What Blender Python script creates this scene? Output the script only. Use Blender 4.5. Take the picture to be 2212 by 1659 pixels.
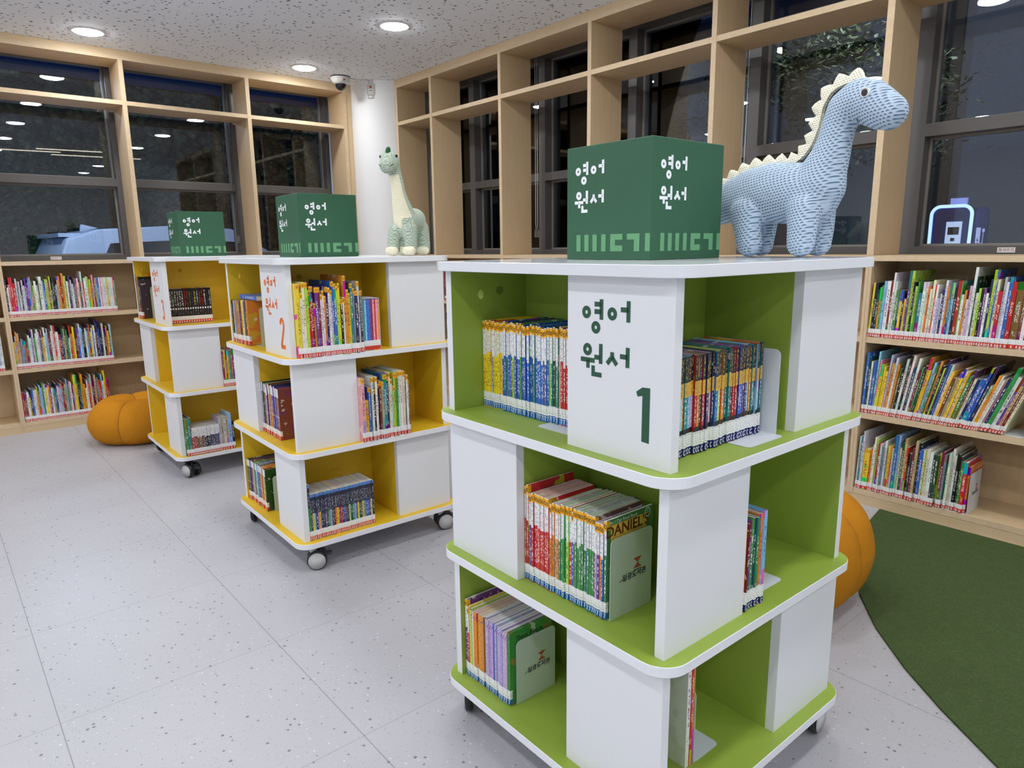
import bpy, bmesh, math, random
from mathutils import Matrix, Vector, noise as mnoise
for o in list(bpy.data.objects): bpy.data.objects.remove(o)
SC = bpy.context.scene
COL = SC.collection
PI = math.pi
rnd = random.Random(7)

# ------------------------------------------------------------------ camera, sky, exposure
# room axes: +X runs along the far window wall, +Y along the window wall beside it; the camera stands at the origin
PITCH, ROLL, PHI, EYE = 0.1962, -0.0125, 0.7045, 1.3002
_cp, _sp = math.cos(PITCH), math.sin(PITCH)
_F = Vector((_cp * math.sin(PHI), _cp * math.cos(PHI), -_sp))
_R = Vector((math.cos(PHI), -math.sin(PHI), 0))
_U = _R.cross(_F)
_R2 = math.cos(ROLL) * _R + math.sin(ROLL) * _U
_U2 = -math.sin(ROLL) * _R + math.cos(ROLL) * _U
cam_d = bpy.data.cameras.new('camera')
cam_d.sensor_width = 36.0
cam_d.lens = 1491.955 / 2212 * 36.0
cam_d.clip_start, cam_d.clip_end = 0.05, 120
cam = bpy.data.objects.new('camera', cam_d)
M = Matrix.Identity(4)
for r in range(3):
    M[r][0], M[r][1], M[r][2] = _R2[r], _U2[r], -_F[r]
M.translation = (0, 0, EYE)
cam.matrix_world = M
COL.objects.link(cam)
SC.camera = cam

w = bpy.data.worlds.new('dusk'); SC.world = w; w.use_nodes = True
bg = w.node_tree.nodes['Background']
bg.inputs[0].default_value = (0.16, 0.28, 0.62, 1); bg.inputs[1].default_value = 0.20
SC.view_settings.view_transform = 'Standard'; SC.view_settings.look = 'None'
SC.view_settings.gamma = 1.0; SC.view_settings.exposure = 0.92
SC.view_settings.use_curve_mapping = False
SC.cycles.use_denoising = True
SC.cycles.max_bounces = 10; SC.cycles.diffuse_bounces = 5; SC.cycles.transparent_max_bounces = 12
SC.cycles.caustics_reflective = False; SC.cycles.caustics_refractive = False
SC.cycles.sample_clamp_indirect = 6.0

DOWNLIGHT = 62.0        # radiance of a ceiling downlight's lens
def outdoor_fill(name, loc, power, col, size=0.25):
    l = bpy.data.lights.new(name, 'POINT'); l.energy = power; l.color = col; l.shadow_soft_size = size
    o = bpy.data.objects.new(name, l); o.location = loc; COL.objects.link(o)
outdoor_fill('car_fill_light', (0.9, 8.3, 3.2), 140, (0.66, 0.80, 1.0))  # unseen fill light, added between building and car to brighten the white car
outdoor_fill('yard_fill_light', (5.9, 2.4, 3.6), 70, (0.85, 0.92, 1.0))  # added light with no visible fixture, brightens the stucco wall and side foliage

# ------------------------------------------------------------------ helpers
def lin(c):
    return tuple((x / 12.92 if x <= 0.04045 else ((x + 0.055) / 1.055) ** 2.4) for x in c)
def rgb(r, g, b): return lin((r / 255, g / 255, b / 255))

class NT:
    """small helper around one material's node tree"""
    def __init__(s, name):
        s.m = bpy.data.materials.new(name); s.m.use_nodes = True
        s.t = s.m.node_tree; s.n = s.t.nodes
        s.b = s.n['Principled BSDF']; s.out = s.n['Material Output']
    def new(s, ty, **k):
        n = s.n.new(ty)
        for a, v in k.items(): setattr(n, a, v)
        return n
    def put(s, sock, v):
        if isinstance(v, bpy.types.NodeSocket): s.t.links.new(v, sock)
        elif v is not None:
            if hasattr(sock.default_value, '__len__') and isinstance(v, (tuple, list)):
                sock.default_value = tuple(v) + ((1,) if len(v) == 3 and len(sock.default_value) == 4 else ())
            else: sock.default_value = v
    def math(s, op, a, b=None, c=None, clamp=False):
        n = s.new('ShaderNodeMath', operation=op, use_clamp=clamp)
        for i, v in enumerate((a, b, c)):
            if v is not None: s.put(n.inputs[i], v)
        return n.outputs[0]
    def mix(s, f, a, b):
        n = s.new('ShaderNodeMix', data_type='RGBA')
        s.put(n.inputs[0], f); s.put(n.inputs[6], a); s.put(n.inputs[7], b)
        return n.outputs[2]
    def tc(s, which='Object'): return s.new('ShaderNodeTexCoord').outputs[which]
    def xyz(s, v):
        n = s.new('ShaderNodeSeparateXYZ'); s.put(n.inputs[0], v); return n.outputs
    def comb(s, x, y, z):
        n = s.new('ShaderNodeCombineXYZ')
        for i, v in enumerate((x, y, z)): s.put(n.inputs[i], v)
        return n.outputs[0]
    def noise(s, vec, scale=5, detail=2, rough=0.5):
        n = s.new('ShaderNodeTexNoise'); s.put(n.inputs['Vector'], vec)
        n.inputs['Scale'].default_value = scale; n.inputs['Detail'].default_value = detail; n.inputs['Roughness'].default_value = rough
        return n.outputs['Fac']
    def vor(s, vec, scale):
        n = s.new('ShaderNodeTexVoronoi'); s.put(n.inputs['Vector'], vec); n.inputs['Scale'].default_value = scale
        return n.outputs['Distance'], n.outputs['Color']
    def band(s, x, a, b):           # 1 where a < x < b
        return s.math('MULTIPLY', s.math('GREATER_THAN', x, a), s.math('LESS_THAN', x, b))
    def bump(s, h, strength=0.2, dist=0.01):
        n = s.new('ShaderNodeBump'); n.inputs['Strength'].default_value = strength; n.inputs['Distance'].default_value = dist
        s.put(n.inputs['Height'], h); s.put(s.b.inputs['Normal'], n.outputs[0])
    def set(s, col=None, rough=None, spec=None, metal=None, coat=None):
        for k, v in (('Base Color', col), ('Roughness', rough), ('Specular IOR Level', spec), ('Metallic', metal), ('Coat Weight', coat)):
            if v is not None: s.put(s.b.inputs[k], v)
        return s.m

def plain(name, col, rough=0.5, var=0.04, scale=40, metal=0.0, spec=0.5):
    m = NT(name)
    f = m.noise(m.tc(), scale, 2)
    c2 = tuple(max(0, x * (1 - var * 2)) for x in col)
    return m.set(m.mix(f, col, c2), rough, spec, metal)

def emis(name, col, strength):
    m = NT(name); m.put(m.b.inputs['Base Color'], (0.8, 0.8, 0.8))
    m.put(m.b.inputs['Emission Color'], col); m.b.inputs['Emission Strength'].default_value = strength
    m.m.use_nodes = True
    return m.m

class MB:
    """collects shapes of one mesh"""
    def __init__(s): s.v, s.f, s.mi, s.sm, s.uv = [], [], [], [], {}
    def add(s, vs, fs, mi=0, smooth=False):
        o = len(s.v); s.v += [tuple(p) for p in vs]
        for f in fs:
            s.f.append(tuple(i + o for i in f)); s.mi.append(mi); s.sm.append(smooth)
    def box(s, x0, x1, y0, y1, z0, z1, mi=0, faces=None):
        """faces: dict side -> material index; sides -x +x -y +y -z +z"""
        v = [(x0, y0, z0), (x1, y0, z0), (x1, y1, z0), (x0, y1, z0), (x0, y0, z1), (x1, y0, z1), (x1, y1, z1), (x0, y1, z1)]
        F = {'-z': (0, 3, 2, 1), '+z': (4, 5, 6, 7), '-y': (0, 1, 5, 4), '+x': (1, 2, 6, 5), '+y': (2, 3, 7, 6), '-x': (3, 0, 4, 7)}
        o = len(s.v); s.v += v
        for k, f in F.items():
            s.f.append(tuple(i + o for i in f)); s.mi.append((faces or {}).get(k, mi)); s.sm.append(False)
    def prism(s, poly, z0, z1, mi=0, mtop=None, mside=None, ch=0.0, smooth=False):
        """vertical prism of a CCW polygon, with an optional small chamfer ring on both rims"""
        n = len(poly)
        cx, cy = sum(p[0] for p in poly) / n, sum(p[1] for p in poly) / n
        def ring(z, inset):
            r = []
            for i, p in enumerate(poly):
                a, b = Vector(poly[i - 1]), Vector(poly[(i + 1) % n]); t = (b - a).normalized()
                nn = Vector((-t.y, t.x)); r.append((p[0] + nn.x * inset, p[1] + nn.y * inset, z))
            return r
        rings = [ring(z0, ch), ring(z0 + ch, 0), ring(z1 - ch, 0), ring(z1, ch)] if ch else [ring(z0, 0), ring(z1, 0)]
        o = len(s.v)
        for r in rings: s.v += r
        for k in range(len(rings) - 1):
            for i in range(n):
                j = (i + 1) % n
                s.f.append((o + k * n + i, o + k * n + j, o + (k + 1) * n + j, o + (k + 1) * n + i)); s.mi.append(mi if mside is None else mside); s.sm.append(smooth)
        s.f.append(tuple(o + i for i in reversed(range(n)))); s.mi.append(mi); s.sm.append(False)
        k = (len(rings) - 1) * n
        s.f.append(tuple(o + k + i for i in range(n))); s.mi.append(mi if mtop is None else mtop); s.sm.append(False)
    def tube(s, pts, r, seg=8, mi=0, caps=True, smooth=True):
        pts = [Vector(p) for p in pts]; rr = r if hasattr(r, '__len__') else [r] * len(pts)
        o = len(s.v); up = Vector((0, 0, 1)); prev = None
        for i, p in enumerate(pts):
            t = (pts[min(i + 1, len(pts) - 1)] - pts[max(i - 1, 0)]).normalized()
            a = prev if prev is not None else (up if abs(t.z) < 0.9 else Vector((1, 0, 0)))
            x = (a - t * a.dot(t)).normalized(); y = t.cross(x); prev = x
            for k in range(seg):
                q = 2 * PI * k / seg; s.v.append(tuple(p + (x * math.cos(q) + y * math.sin(q)) * rr[i]))
        for i in range(len(pts) - 1):
            for k in range(seg):
                j = (k + 1) % seg
                s.f.append((o + i * seg + k, o + i * seg + j, o + (i + 1) * seg + j, o + (i + 1) * seg + k)); s.mi.append(mi); s.sm.append(smooth)
        if caps:
            s.f.append(tuple(o + k for k in reversed(range(seg)))); s.mi.append(mi); s.sm.append(False)
            s.f.append(tuple(o + (len(pts) - 1) * seg + k for k in range(seg))); s.mi.append(mi); s.sm.append(False)
    def lathe(s, prof, seg=32, c=(0, 0, 0), axis='z', mi=0, smooth=True, fn=None):
        """profile [(radius, height)] turned about an axis; fn(angle, r, h) -> (r, h) may shape it"""
        o = len(s.v); n = len(prof)
        for k in range(seg):
            q = 2 * PI * k / seg
            for r, h in prof:
                if fn: r, h = fn(q, r, h)
                a, b = r * math.cos(q), r * math.sin(q)
                p = {'z': (a, b, h), 'x': (h, a, b), 'y': (b, h, a)}[axis]
                s.v.append((p[0] + c[0], p[1] + c[1], p[2] + c[2]))
        for k in range(seg):
            j = (k + 1) % seg
            for i in range(n - 1):
                s.f.append((o + k * n + i, o + j * n + i, o + j * n + i + 1, o + k * n + i + 1)); s.mi.append(mi); s.sm.append(smooth)
    def ribbon(s, pts, wd, fr, closed=False, mi=0):
        """flat stroke of width wd along 2-D pts; fr(a, b) -> 3-D point"""
        n = len(pts); L, Rr = [], []
        for i in range(n):
            p = Vector(pts[i])
            a = Vector(pts[i - 1]) if (i or closed) else None
            b = Vector(pts[(i + 1) % n]) if (i < n - 1 or closed) else None
            d1 = (p - a).normalized() if a is not None else (b - p).normalized()
            d2 = (b - p).normalized() if b is not None else d1
            t = (d1 + d2); t = t.normalized() if t.length > 1e-6 else d1
            nn = Vector((-t.y, t.x)); k = wd / 2 / max(0.45, nn.dot(Vector((-d1.y, d1.x))))
            L.append(p + nn * k); Rr.append(p - nn * k)
        o = len(s.v)
        for a, b in zip(L, Rr): s.v += [tuple(fr(a.x, a.y)), tuple(fr(b.x, b.y))]
        for i in range(n if closed else n - 1):
            j = (i + 1) % n
            s.f.append((o + 2 * i, o + 2 * i + 1, o + 2 * j + 1, o + 2 * j)); s.mi.append(mi); s.sm.append(False)
    def poly2(s, pts, fr, mi=0):
        s.add([fr(*p) for p in pts], [tuple(range(len(pts)))], mi)
    def mesh(s, name, mats):
        me = bpy.data.meshes.new(name); me.from_pydata(s.v, [], s.f)
        for m in mats: me.materials.append(m)
        me.polygons.foreach_set('material_index', s.mi); me.polygons.foreach_set('use_smooth', s.sm)
        if s.uv:
            uvl = me.uv_layers.new(name='UVMap')
            for fi, uvs in s.uv.items():
                for k, li in enumerate(me.polygons[fi].loop_indices): uvl.data[li].uv = uvs[k]
        me.update(); return me
    def build(s, name, mats, parent=None, loc=None, rz=0.0):
        if not isinstance(mats, (list, tuple)): mats = [mats]
        return place(name, s.mesh(name, mats), parent, loc, rz)

def place(name, me, parent=None, loc=None, rz=0.0):
    o = bpy.data.objects.new(name, me); COL.objects.link(o)
    if parent is not None: o.parent = parent
    if loc is not None: o.location = loc
    if rz: o.rotation_euler = (0, 0, rz)
    return o
def tag(o, label, cat, group=None, kind=None):
    o['label'] = label; o['category'] = cat
    if group: o['group'] = group
    if kind: o['kind'] = kind
    return o
def thing(name, label, cat, loc=(0, 0, 0), rz=0.0, group=None):
    o = bpy.data.objects.new(name, None); o.empty_display_size = 0.05; COL.objects.link(o)
    o.location = loc; o.rotation_euler = (0, 0, rz)
    return tag(o, label, cat, group)
def struct(o, label=None):
    o['kind'] = 'structure'
    if label: o['label'] = label
    return o
def text_mesh(s, size):
    """filled outline of a line of text, centred on its origin in its own XY plane"""
    cu = bpy.data.curves.new('txt', 'FONT'); cu.body = s; cu.size = size; cu.align_x = 'CENTER'; cu.align_y = 'CENTER'; cu.resolution_u = 3
    o = bpy.data.objects.new('txt', cu); COL.objects.link(o)
    dg = bpy.context.evaluated_depsgraph_get()
    me = bpy.data.meshes.new_from_object(o.evaluated_get(dg))
    r = ([tuple(v.co) for v in me.vertices], [tuple(p.vertices) for p in me.polygons])
    bpy.data.objects.remove(o); bpy.data.curves.remove(cu); bpy.data.meshes.remove(me)
    return r
def put_text(mb, t, fr, mi=0, ox=0.0, oy=0.0):
    mb.add([fr(v[0] + ox, v[1] + oy) for v in t[0]], t[1], mi)
def ring2(cx, cy, rx, ry, n=20): return [(cx + rx * math.cos(2 * PI * k / n), cy + ry * math.sin(2 * PI * k / n)) for k in range(n)]
def rrect(x0, x1, y0, y1, r, n=6):
    p = []
    for cx, cy, a0 in ((x1 - r, y1 - r, 0), (x0 + r, y1 - r, 90), (x0 + r, y0 + r, 180), (x1 - r, y0 + r, 270)):
        for k in range(n + 1):
            a = math.radians(a0 + 90 * k / n); p.append((cx + r * math.cos(a), cy + r * math.sin(a)))
    return p
# all lettering that needs a font is outlined first, while the scene is still empty
TXT = {k: text_mesh(s, z) for k, (s, z) in dict(library=('일광도서관', 0.017), daniel=("DANIEL'S", 0.034), canread=('An I Can Read Book', 0.0105),
       chapter=('An I Can Read Chapter Book', 0.0075), therewas=('There Was A', 0.0165), foot=('foot.', 0.012), doit=('do it!', 0.012), people=('people.', 0.0095), fun=('is fun,', 0.0095), to=('to', 0.0095), up=('up', 0.0095),
       gap=('틈새주의', 0.017), go=('GO', 0.055), two=('2', 0.026)).items()}
# ------------------------------------------------------------------ materials
WHITE = plain('white_laminate', rgb(228, 229, 232), 0.42, 0.012, 260)
EDGE = plain('white_edge_band', rgb(232, 233, 238), 0.35, 0.01, 200)
GREEN = plain('lime_laminate', rgb(148, 172, 66), 0.48, 0.02, 300)
YELLOW = plain('yellow_laminate', rgb(232, 192, 40), 0.48, 0.02, 300)
CAPG = plain('lime_screw_cap', rgb(116, 138, 48), 0.8)
CAPY = plain('yellow_screw_cap', rgb(196, 158, 28), 0.8)
TXTG = plain('dark_green_vinyl', rgb(34, 82, 58), 0.5)
TXTO = plain('orange_vinyl', rgb(232, 112, 40), 0.5)
TXTW = plain('white_vinyl', rgb(240, 242, 246), 0.5)
SIGN = plain('green_card', rgb(38, 88, 60), 0.55, 0.03, 500)
SIGNL = plain('light_green_print', rgb(98, 156, 110), 0.55, 0.03, 300)
BLACK = plain('black_plastic', rgb(30, 31, 33), 0.4)
DARKG = plain('charcoal_plastic', rgb(58, 60, 64), 0.45)
GREYP = plain('pale_grey_plastic', rgb(206, 206, 204), 0.4)
STEELW = plain('white_coated_steel', rgb(214, 219, 226), 0.35, 0.03, 120)
STEELG = plain('pale_green_coated_steel', rgb(190, 203, 188), 0.4, 0.03, 120)
PAINT = plain('white_paint', rgb(232, 233, 234), 0.6, 0.01, 30)
FRAME = plain('grey_aluminium', rgb(92, 89, 88), 0.4, 0.04, 60)
FRAMEL = plain('grey_gasket_edge', rgb(140, 136, 130), 0.45)
LOGO_R = plain('red_print', rgb(176, 78, 62), 0.5)
INK = plain('black_ink', rgb(24, 24, 26), 0.6)
REDINK = plain('red_ink', rgb(150, 40, 60), 0.6)
PAPERW = plain('white_sticker', rgb(240, 240, 238), 0.5)

def make_ply(name, grain):
    m = NT(name); p = m.tc()
    mp = m.new('ShaderNodeMapping'); m.put(mp.inputs[0], p); mp.inputs['Scale'].default_value = grain
    g = m.noise(mp.outputs[0], 9, 5, 0.6); g2 = m.noise(p, 2.2, 2)
    c = m.mix(g, rgb(214, 189, 152), rgb(190, 161, 121)); c = m.mix(m.math('MULTIPLY', g2, 0.35), c, rgb(222, 200, 166))
    return m.set(c, 0.5)
PLYV = make_ply('birch_plywood_upright', (6, 6, 0.6))
PLYH = make_ply('birch_plywood_flat', (0.8, 6, 6))
def make_edge(name, which):
    m = NT(name); x, y, z = m.xyz(m.tc())
    q = z if which == 'z' else m.math('ADD', x, y)
    wv = m.math('SINE', m.math('MULTIPLY', q, 2 * PI / 0.0046))
    g = m.noise(m.tc(), 30, 4, 0.7)
    f = m.math('ADD', m.math('MULTIPLY', m.math('GREATER_THAN', wv, 0.25), 0.5), m.math('MULTIPLY', g, 0.6), clamp=True)
    return m.set(m.mix(f, rgb(228, 208, 176), rgb(188, 158, 122)), 0.55)
EDGEZ = make_edge('plywood_layers_flat', 'z')
EDGEV = make_edge('plywood_layers_upright', 'v')
PLYTRIM = make_ply('birch_plywood_fascia', (1, 1, 8))

def make_floor():
    m = NT('speckled_vinyl_floor'); p = m.tc(); x, y, z = m.xyz(p)
    base = m.mix(m.noise(p, 1.3, 3), rgb(190, 189, 193), rgb(177, 176, 181))
    base = m.mix(m.math('MULTIPLY', m.noise(p, 260, 2), 0.4), base, rgb(150, 148, 154))
    d1, c1 = m.vor(p, 62); r1 = m.xyz(c1)
    dark = m.math('MULTIPLY', m.math('LESS_THAN', d1, m.math('MULTIPLY', r1[1], 0.30)), m.math('GREATER_THAN', r1[0], 0.72))
    d2, c2 = m.vor(p, 95); r2 = m.xyz(c2)
    lite = m.math('MULTIPLY', m.math('LESS_THAN', d2, m.math('MULTIPLY', r2[1], 0.34)), m.math('GREATER_THAN', r2[0], 0.88))
    d3, c3 = m.vor(p, 150); r3 = m.xyz(c3)
    fine = m.math('MULTIPLY', m.math('LESS_THAN', d3, 0.26), m.math('GREATER_THAN', r3[0], 0.82))
    c = m.mix(m.math('MULTIPLY', fine, 0.45), base, rgb(112, 110, 116))
    c = m.mix(m.math('MULTIPLY', lite, 0.5), c, rgb(222, 222, 226)); c = m.mix(m.math('MULTIPLY', dark, 0.72), c, rgb(84, 84, 90))
    def seam(q, off, pitch):
        f = m.math('FRACT', m.math('DIVIDE', m.math('SUBTRACT', q, off - 50 * pitch), pitch))
        return m.math('LESS_THAN', f, 0.0026 / pitch)
    sx, sy = seam(x, 0.137, 0.62), seam(y, 0.92, 0.61)
    c = m.mix(m.math('MULTIPLY', m.math('MAXIMUM', sx, m.math('MULTIPLY', sy, 0.6)), 0.6), c, rgb(96, 92, 96))
    m.put(m.b.inputs['Roughness'], m.math('ADD', 0.36, m.math('MULTIPLY', m.noise(p, 3, 2), 0.12)))
    return m.set(c)
FLOOR = make_floor()
def make_ceiling():
    m = NT('perforated_plaster_ceiling'); p = m.tc()
    mp = m.new('ShaderNodeMapping'); m.put(mp.inputs[0], p); mp.inputs['Scale'].default_value = (1, 1, 0)
    d, c = m.vor(mp.outputs[0], 30); r = m.xyz(c)
    hole = m.math('LESS_THAN', d, m.math('ADD', 0.13, m.math('MULTIPLY', r[0], 0.16)))
    hole = m.math('MULTIPLY', hole, m.math('GREATER_THAN', r[1], 0.12))
    col = m.mix(hole, rgb(238, 243, 252), rgb(112, 112, 112))
    m.bump(m.math('SUBTRACT', 1.0, hole), 0.5, 0.01)
    return m.set(col, 0.8)
CEIL = make_ceiling()
def make_carpet():
    m = NT('green_carpet'); p = m.tc()
    f = m.noise(p, 190, 3, 0.8); g = m.noise(p, 30, 3)
    c = m.mix(f, rgb(30, 46, 22), rgb(112, 130, 84)); c = m.mix(m.math('MULTIPLY', g, 0.5), c, rgb(52, 76, 34))
    m.bump(f, 0.9, 0.006); return m.set(c, 0.95, 0.1)
CARPET = make_carpet()
def make_felt():
    m = NT('orange_felt'); p = m.tc(); f = m.noise(p, 240, 3, 0.8); g = m.noise(p, 12, 3)
    c = m.mix(f, rgb(198, 132, 34), rgb(172, 106, 20)); c = m.mix(m.math('MULTIPLY', g, 0.4), c, rgb(220, 152, 46))
    m.bump(f, 0.5, 0.003); return m.set(c, 0.95, 0.1)
FELT = make_felt()
FELTS = plain('orange_felt_stitching', rgb(150, 92, 14), 0.9)
def make_knit(name, light, dark, pitch=0.0078, cross=0.6, holes=1.0):
    """rows of knitted stitches: staggered small holes between lighter loops of yarn"""
    m = NT(name); x, y, z = m.xyz(m.tc())
    s = m.math('DIVIDE', m.math('ADD', y, m.math('MULTIPLY', x, cross)), pitch)
    row = m.math('DIVIDE', m.math('ADD', z, m.math('MULTIPLY', y, 0.18)), pitch * 0.86)
    half = m.math('MULTIPLY', m.math('FLOORED_MODULO', m.math('FLOOR', row), 2.0), 0.5)
    fx = m.math('SUBTRACT', m.math('FRACT', m.math('ADD', s, half)), 0.5)
    fz = m.math('SUBTRACT', m.math('FRACT', row), 0.5)
    fz2 = m.math('ADD', fz, m.math('MULTIPLY', m.math('ABSOLUTE', fx), 0.5))
    d = m.math('SQRT', m.math('ADD', m.math('MULTIPLY', fx, fx), m.math('MULTIPLY', m.math('MULTIPLY', fz2, fz2), 2.2)))
    mr = m.new('ShaderNodeMapRange'); m.put(mr.inputs[0], d); mr.inputs[1].default_value = 0.12; mr.inputs[2].default_value = 0.42
    h = mr.outputs[0]
    n = m.noise(m.tc(), 300, 2)
    c = m.mix(h, dark, light); c = m.mix(m.math('MULTIPLY', n, 0.25), c, tuple(min(1, q * 1.15) for q in light))
    m.bump(h, 0.8 * holes, 0.004)
    return m.set(c, 0.9, 0.15)
KNITB = make_knit('blue_knit', rgb(178, 196, 214), rgb(70, 100, 138))
KNITC = make_knit('cream_knit', rgb(248, 242, 222), rgb(206, 194, 160), 0.006)
KNITG = make_knit('sage_knit', rgb(186, 199, 182), rgb(104, 130, 110), 0.0085, 0.9)
KNITF = make_knit('cream_fine_knit', rgb(236, 230, 204), rgb(204, 194, 160), 0.005, 0.9, 0.6)
FELTW = plain('white_felt', rgb(236, 236, 236), 0.9)
EYEB = plain('dark_eye_thread', rgb(34, 20, 28), 0.25)
CRESTG = plain('dark_green_felt', rgb(28, 84, 40), 0.9, 0.1, 200)

def make_glass():
    m = NT('window_glass'); tr = m.new('ShaderNodeBsdfTransparent'); tr.inputs[0].default_value = (0.80, 0.83, 0.86, 1)
    gl = m.new('ShaderNodeBsdfGlossy'); gl.inputs['Roughness'].default_value = 0.0; gl.inputs[0].default_value = (0.95, 0.97, 1, 1)
    fr = m.new('ShaderNodeFresnel'); fr.inputs[0].default_value = 1.62
    mx = m.new('ShaderNodeMixShader'); m.put(mx.inputs[0], fr.outputs[0]); m.put(mx.inputs[1], tr.outputs[0]); m.put(mx.inputs[2], gl.outputs[0])
    m.put(m.out.inputs[0], mx.outputs[0]); return m.m
GLASS = make_glass()
CLEAR = NT('clear_plastic'); CLEAR.b.inputs['Transmission Weight'].default_value = 0.9; CLEAR = CLEAR.set((0.9, 0.92, 0.95), 0.1)

# ---- books -------------------------------------------------------------
def lum(m, c):
    n = m.new('ShaderNodeRGBToBW'); m.put(n.inputs[0], c); return n.outputs[0]
def spine_mat(name, style):
    m = NT(name)
    oi = m.new('ShaderNodeObjectInfo'); base, rn = oi.outputs['Color'], oi.outputs['Random']
    x, y, z = m.xyz(m.tc()); u, v, _ = m.xyz(m.tc('UV'))
    fr = lambda k: m.math('FRACT', m.math('MULTIPLY', rn, k))
    off = m.math('MULTIPLY', rn, 7.0)
    glyph = m.noise(m.comb(m.math('MULTIPLY', x, 1.0), off, m.math('MULTIPLY', z, 0.62)), 330, 1, 0.4)
    ink = m.math('GREATER_THAN', glyph, 0.53)
    core = m.band(u, 0.24, 0.76)
    def hue(c, k, sat=1.0, val=1.0):
        h = m.new('ShaderNodeHueSaturation'); m.put(h.inputs['Hue'], k); h.inputs['Saturation'].default_value = sat; h.inputs['Value'].default_value = val
        m.put(h.inputs['Color'], c); return h.outputs[0]
    dark_or_light = m.mix(m.math('GREATER_THAN', lum(m, base), 0.22), rgb(238, 236, 226), m.mix(fr(17), rgb(30, 30, 36), rgb(92, 40, 50)))
    def title(c, col, a, b, amt=0.85):
        return m.mix(m.math('MULTIPLY', m.math('MULTIPLY', m.math('MULTIPLY', ink, core), m.band(v, a, b)), amt), c, col)
    if style == 'plain':
        alt = hue(base, m.math('ADD', 0.5, m.math('SUBTRACT', m.math('MULTIPLY', fr(5), 0.7), 0.35)), 1.1, 0.9)
        lowb = m.math('MULTIPLY', m.math('LESS_THAN', v, m.math('ADD', 0.15, m.math('MULTIPLY', fr(7), 0.25))), m.math('GREATER_THAN', fr(13), 0.66))
        top = m.math('MULTIPLY', m.math('GREATER_THAN', v, m.math('SUBTRACT', 0.93, m.math('MULTIPLY', fr(11), 0.2))), m.math('GREATER_THAN', fr(29), 0.68))
        c = m.mix(lowb, base, alt); c = m.mix(top, c, hue(base, m.math('ADD', 0.5, m.math('SUBTRACT', fr(31), 0.5)), 1.2, 0.8))
        blot = m.math('MULTIPLY', m.math('GREATER_THAN', m.noise(m.comb(x, off, z), 46, 3, 0.7), 0.62), m.math('GREATER_THAN', fr(37), 0.55))
        c = m.mix(m.math('MULTIPLY', blot, 0.6), c, alt)
        c = title(c, dark_or_light, m.math('ADD', 0.32, m.math('MULTIPLY', fr(3), 0.2)), m.math('ADD', 0.70, m.math('MULTIPLY', fr(19), 0.22)))
        c = title(c, dark_or_light, 0.19, 0.27, 0.5)
    elif style == 'reader':
        edge = m.math('ADD', 0.60, m.math('MULTIPLY', fr(5), 0.07))
        c = m.mix(m.math('GREATER_THAN', v, edge), base, rgb(236, 236, 236))
        c = title(c, rgb(70, 70, 78), edge, 0.90, 0.55); c = title(c, dark_or_light, 0.24, m.math('SUBTRACT', edge, 0.04), 0.8)
    elif style == 'science':
        c = m.mix(m.band(v, 0.28, 0.64), rgb(26, 25, 28), base); c = m.mix(m.band(v, 0.60, 0.745), c, rgb(226, 178, 66))
        c = title(c, rgb(205, 170, 90), 0.77, 0.98, 0.6); c = title(c, rgb(110, 78, 20), 0.62, 0.73, 0.55); c = title(c, rgb(240, 238, 230), 0.32, 0.58, 0.75)
    elif style == 'chapter':
        c = m.mix(m.math('GREATER_THAN', v, 0.58), base, rgb(40, 44, 66)); c = m.mix(m.math('GREATER_THAN', v, 0.935), c, rgb(84, 130, 196))
        c = title(c, rgb(196, 200, 206), 0.60, 0.86, 0.6); c = title(c, dark_or_light, 0.27, 0.55, 0.6)
    elif style == 'comic':
        c = m.mix(1.0, base, rgb(22, 22, 26)); d = m.math('MULTIPLY', m.math('MULTIPLY', ink, core), m.band(v, 0.50, 0.94))
        c = m.mix(m.math('MULTIPLY', d, 0.95), c, base)
        dot = m.math('MULTIPLY', m.band(v, 0.395, 0.45), m.band(u, 0.22, 0.78)); c = m.mix(dot, c, rgb(224, 224, 228)); c = title(c, rgb(150, 150, 156), 0.24, 0.37, 0.5)
    elif style == 'classic':
        c = m.mix(m.math('GREATER_THAN', v, 0.83), base, rgb(222, 224, 226)); c = title(c, rgb(228, 224, 214), 0.25, 0.8, 0.5)
        c = m.mix(m.band(v, 0.44, 0.455), c, rgb(216, 210, 190))
    elif style == 'pastel':
        c = title(base, hue(base, 0.5, 1.5, 0.55), 0.2, 0.92, 0.7); c = m.mix(m.math('MULTIPLY', m.math('GREATER_THAN', m.noise(m.tc(), 160, 2), 0.56), m.math('GREATER_THAN', v, 0.9)), c, rgb(90, 70, 110))
    m.set(c, 0.26); return m.m
SPINE = {k: spine_mat('book_spine_' + k, k) for k in ('plain', 'reader', 'science', 'chapter', 'comic', 'classic', 'pastel')}
def board_mat():
    m = NT('book_cover'); oi = m.new('ShaderNodeObjectInfo'); base, rn = oi.outputs['Color'], oi.outputs['Random']
    x, y, z = m.xyz(m.tc()); p = m.comb(m.math('MULTIPLY', rn, 9.0), y, z)
    h = m.new('ShaderNodeHueSaturation'); m.put(h.inputs['Hue'], m.math('ADD', 0.3, m.math('MULTIPLY', rn, 0.4))); m.put(h.inputs['Color'], base); h.inputs['Value'].default_value = 0.9
    c = m.mix(m.math('GREATER_THAN', m.noise(p, 16, 2), 0.58), base, h.outputs[0])
    c = m.mix(m.math('MULTIPLY', m.math('GREATER_THAN', m.noise(p, 30, 3), 0.64), 0.6), c, rgb(230, 226, 214))
    return m.set(c, 0.22)
BOARD = board_mat()
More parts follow.
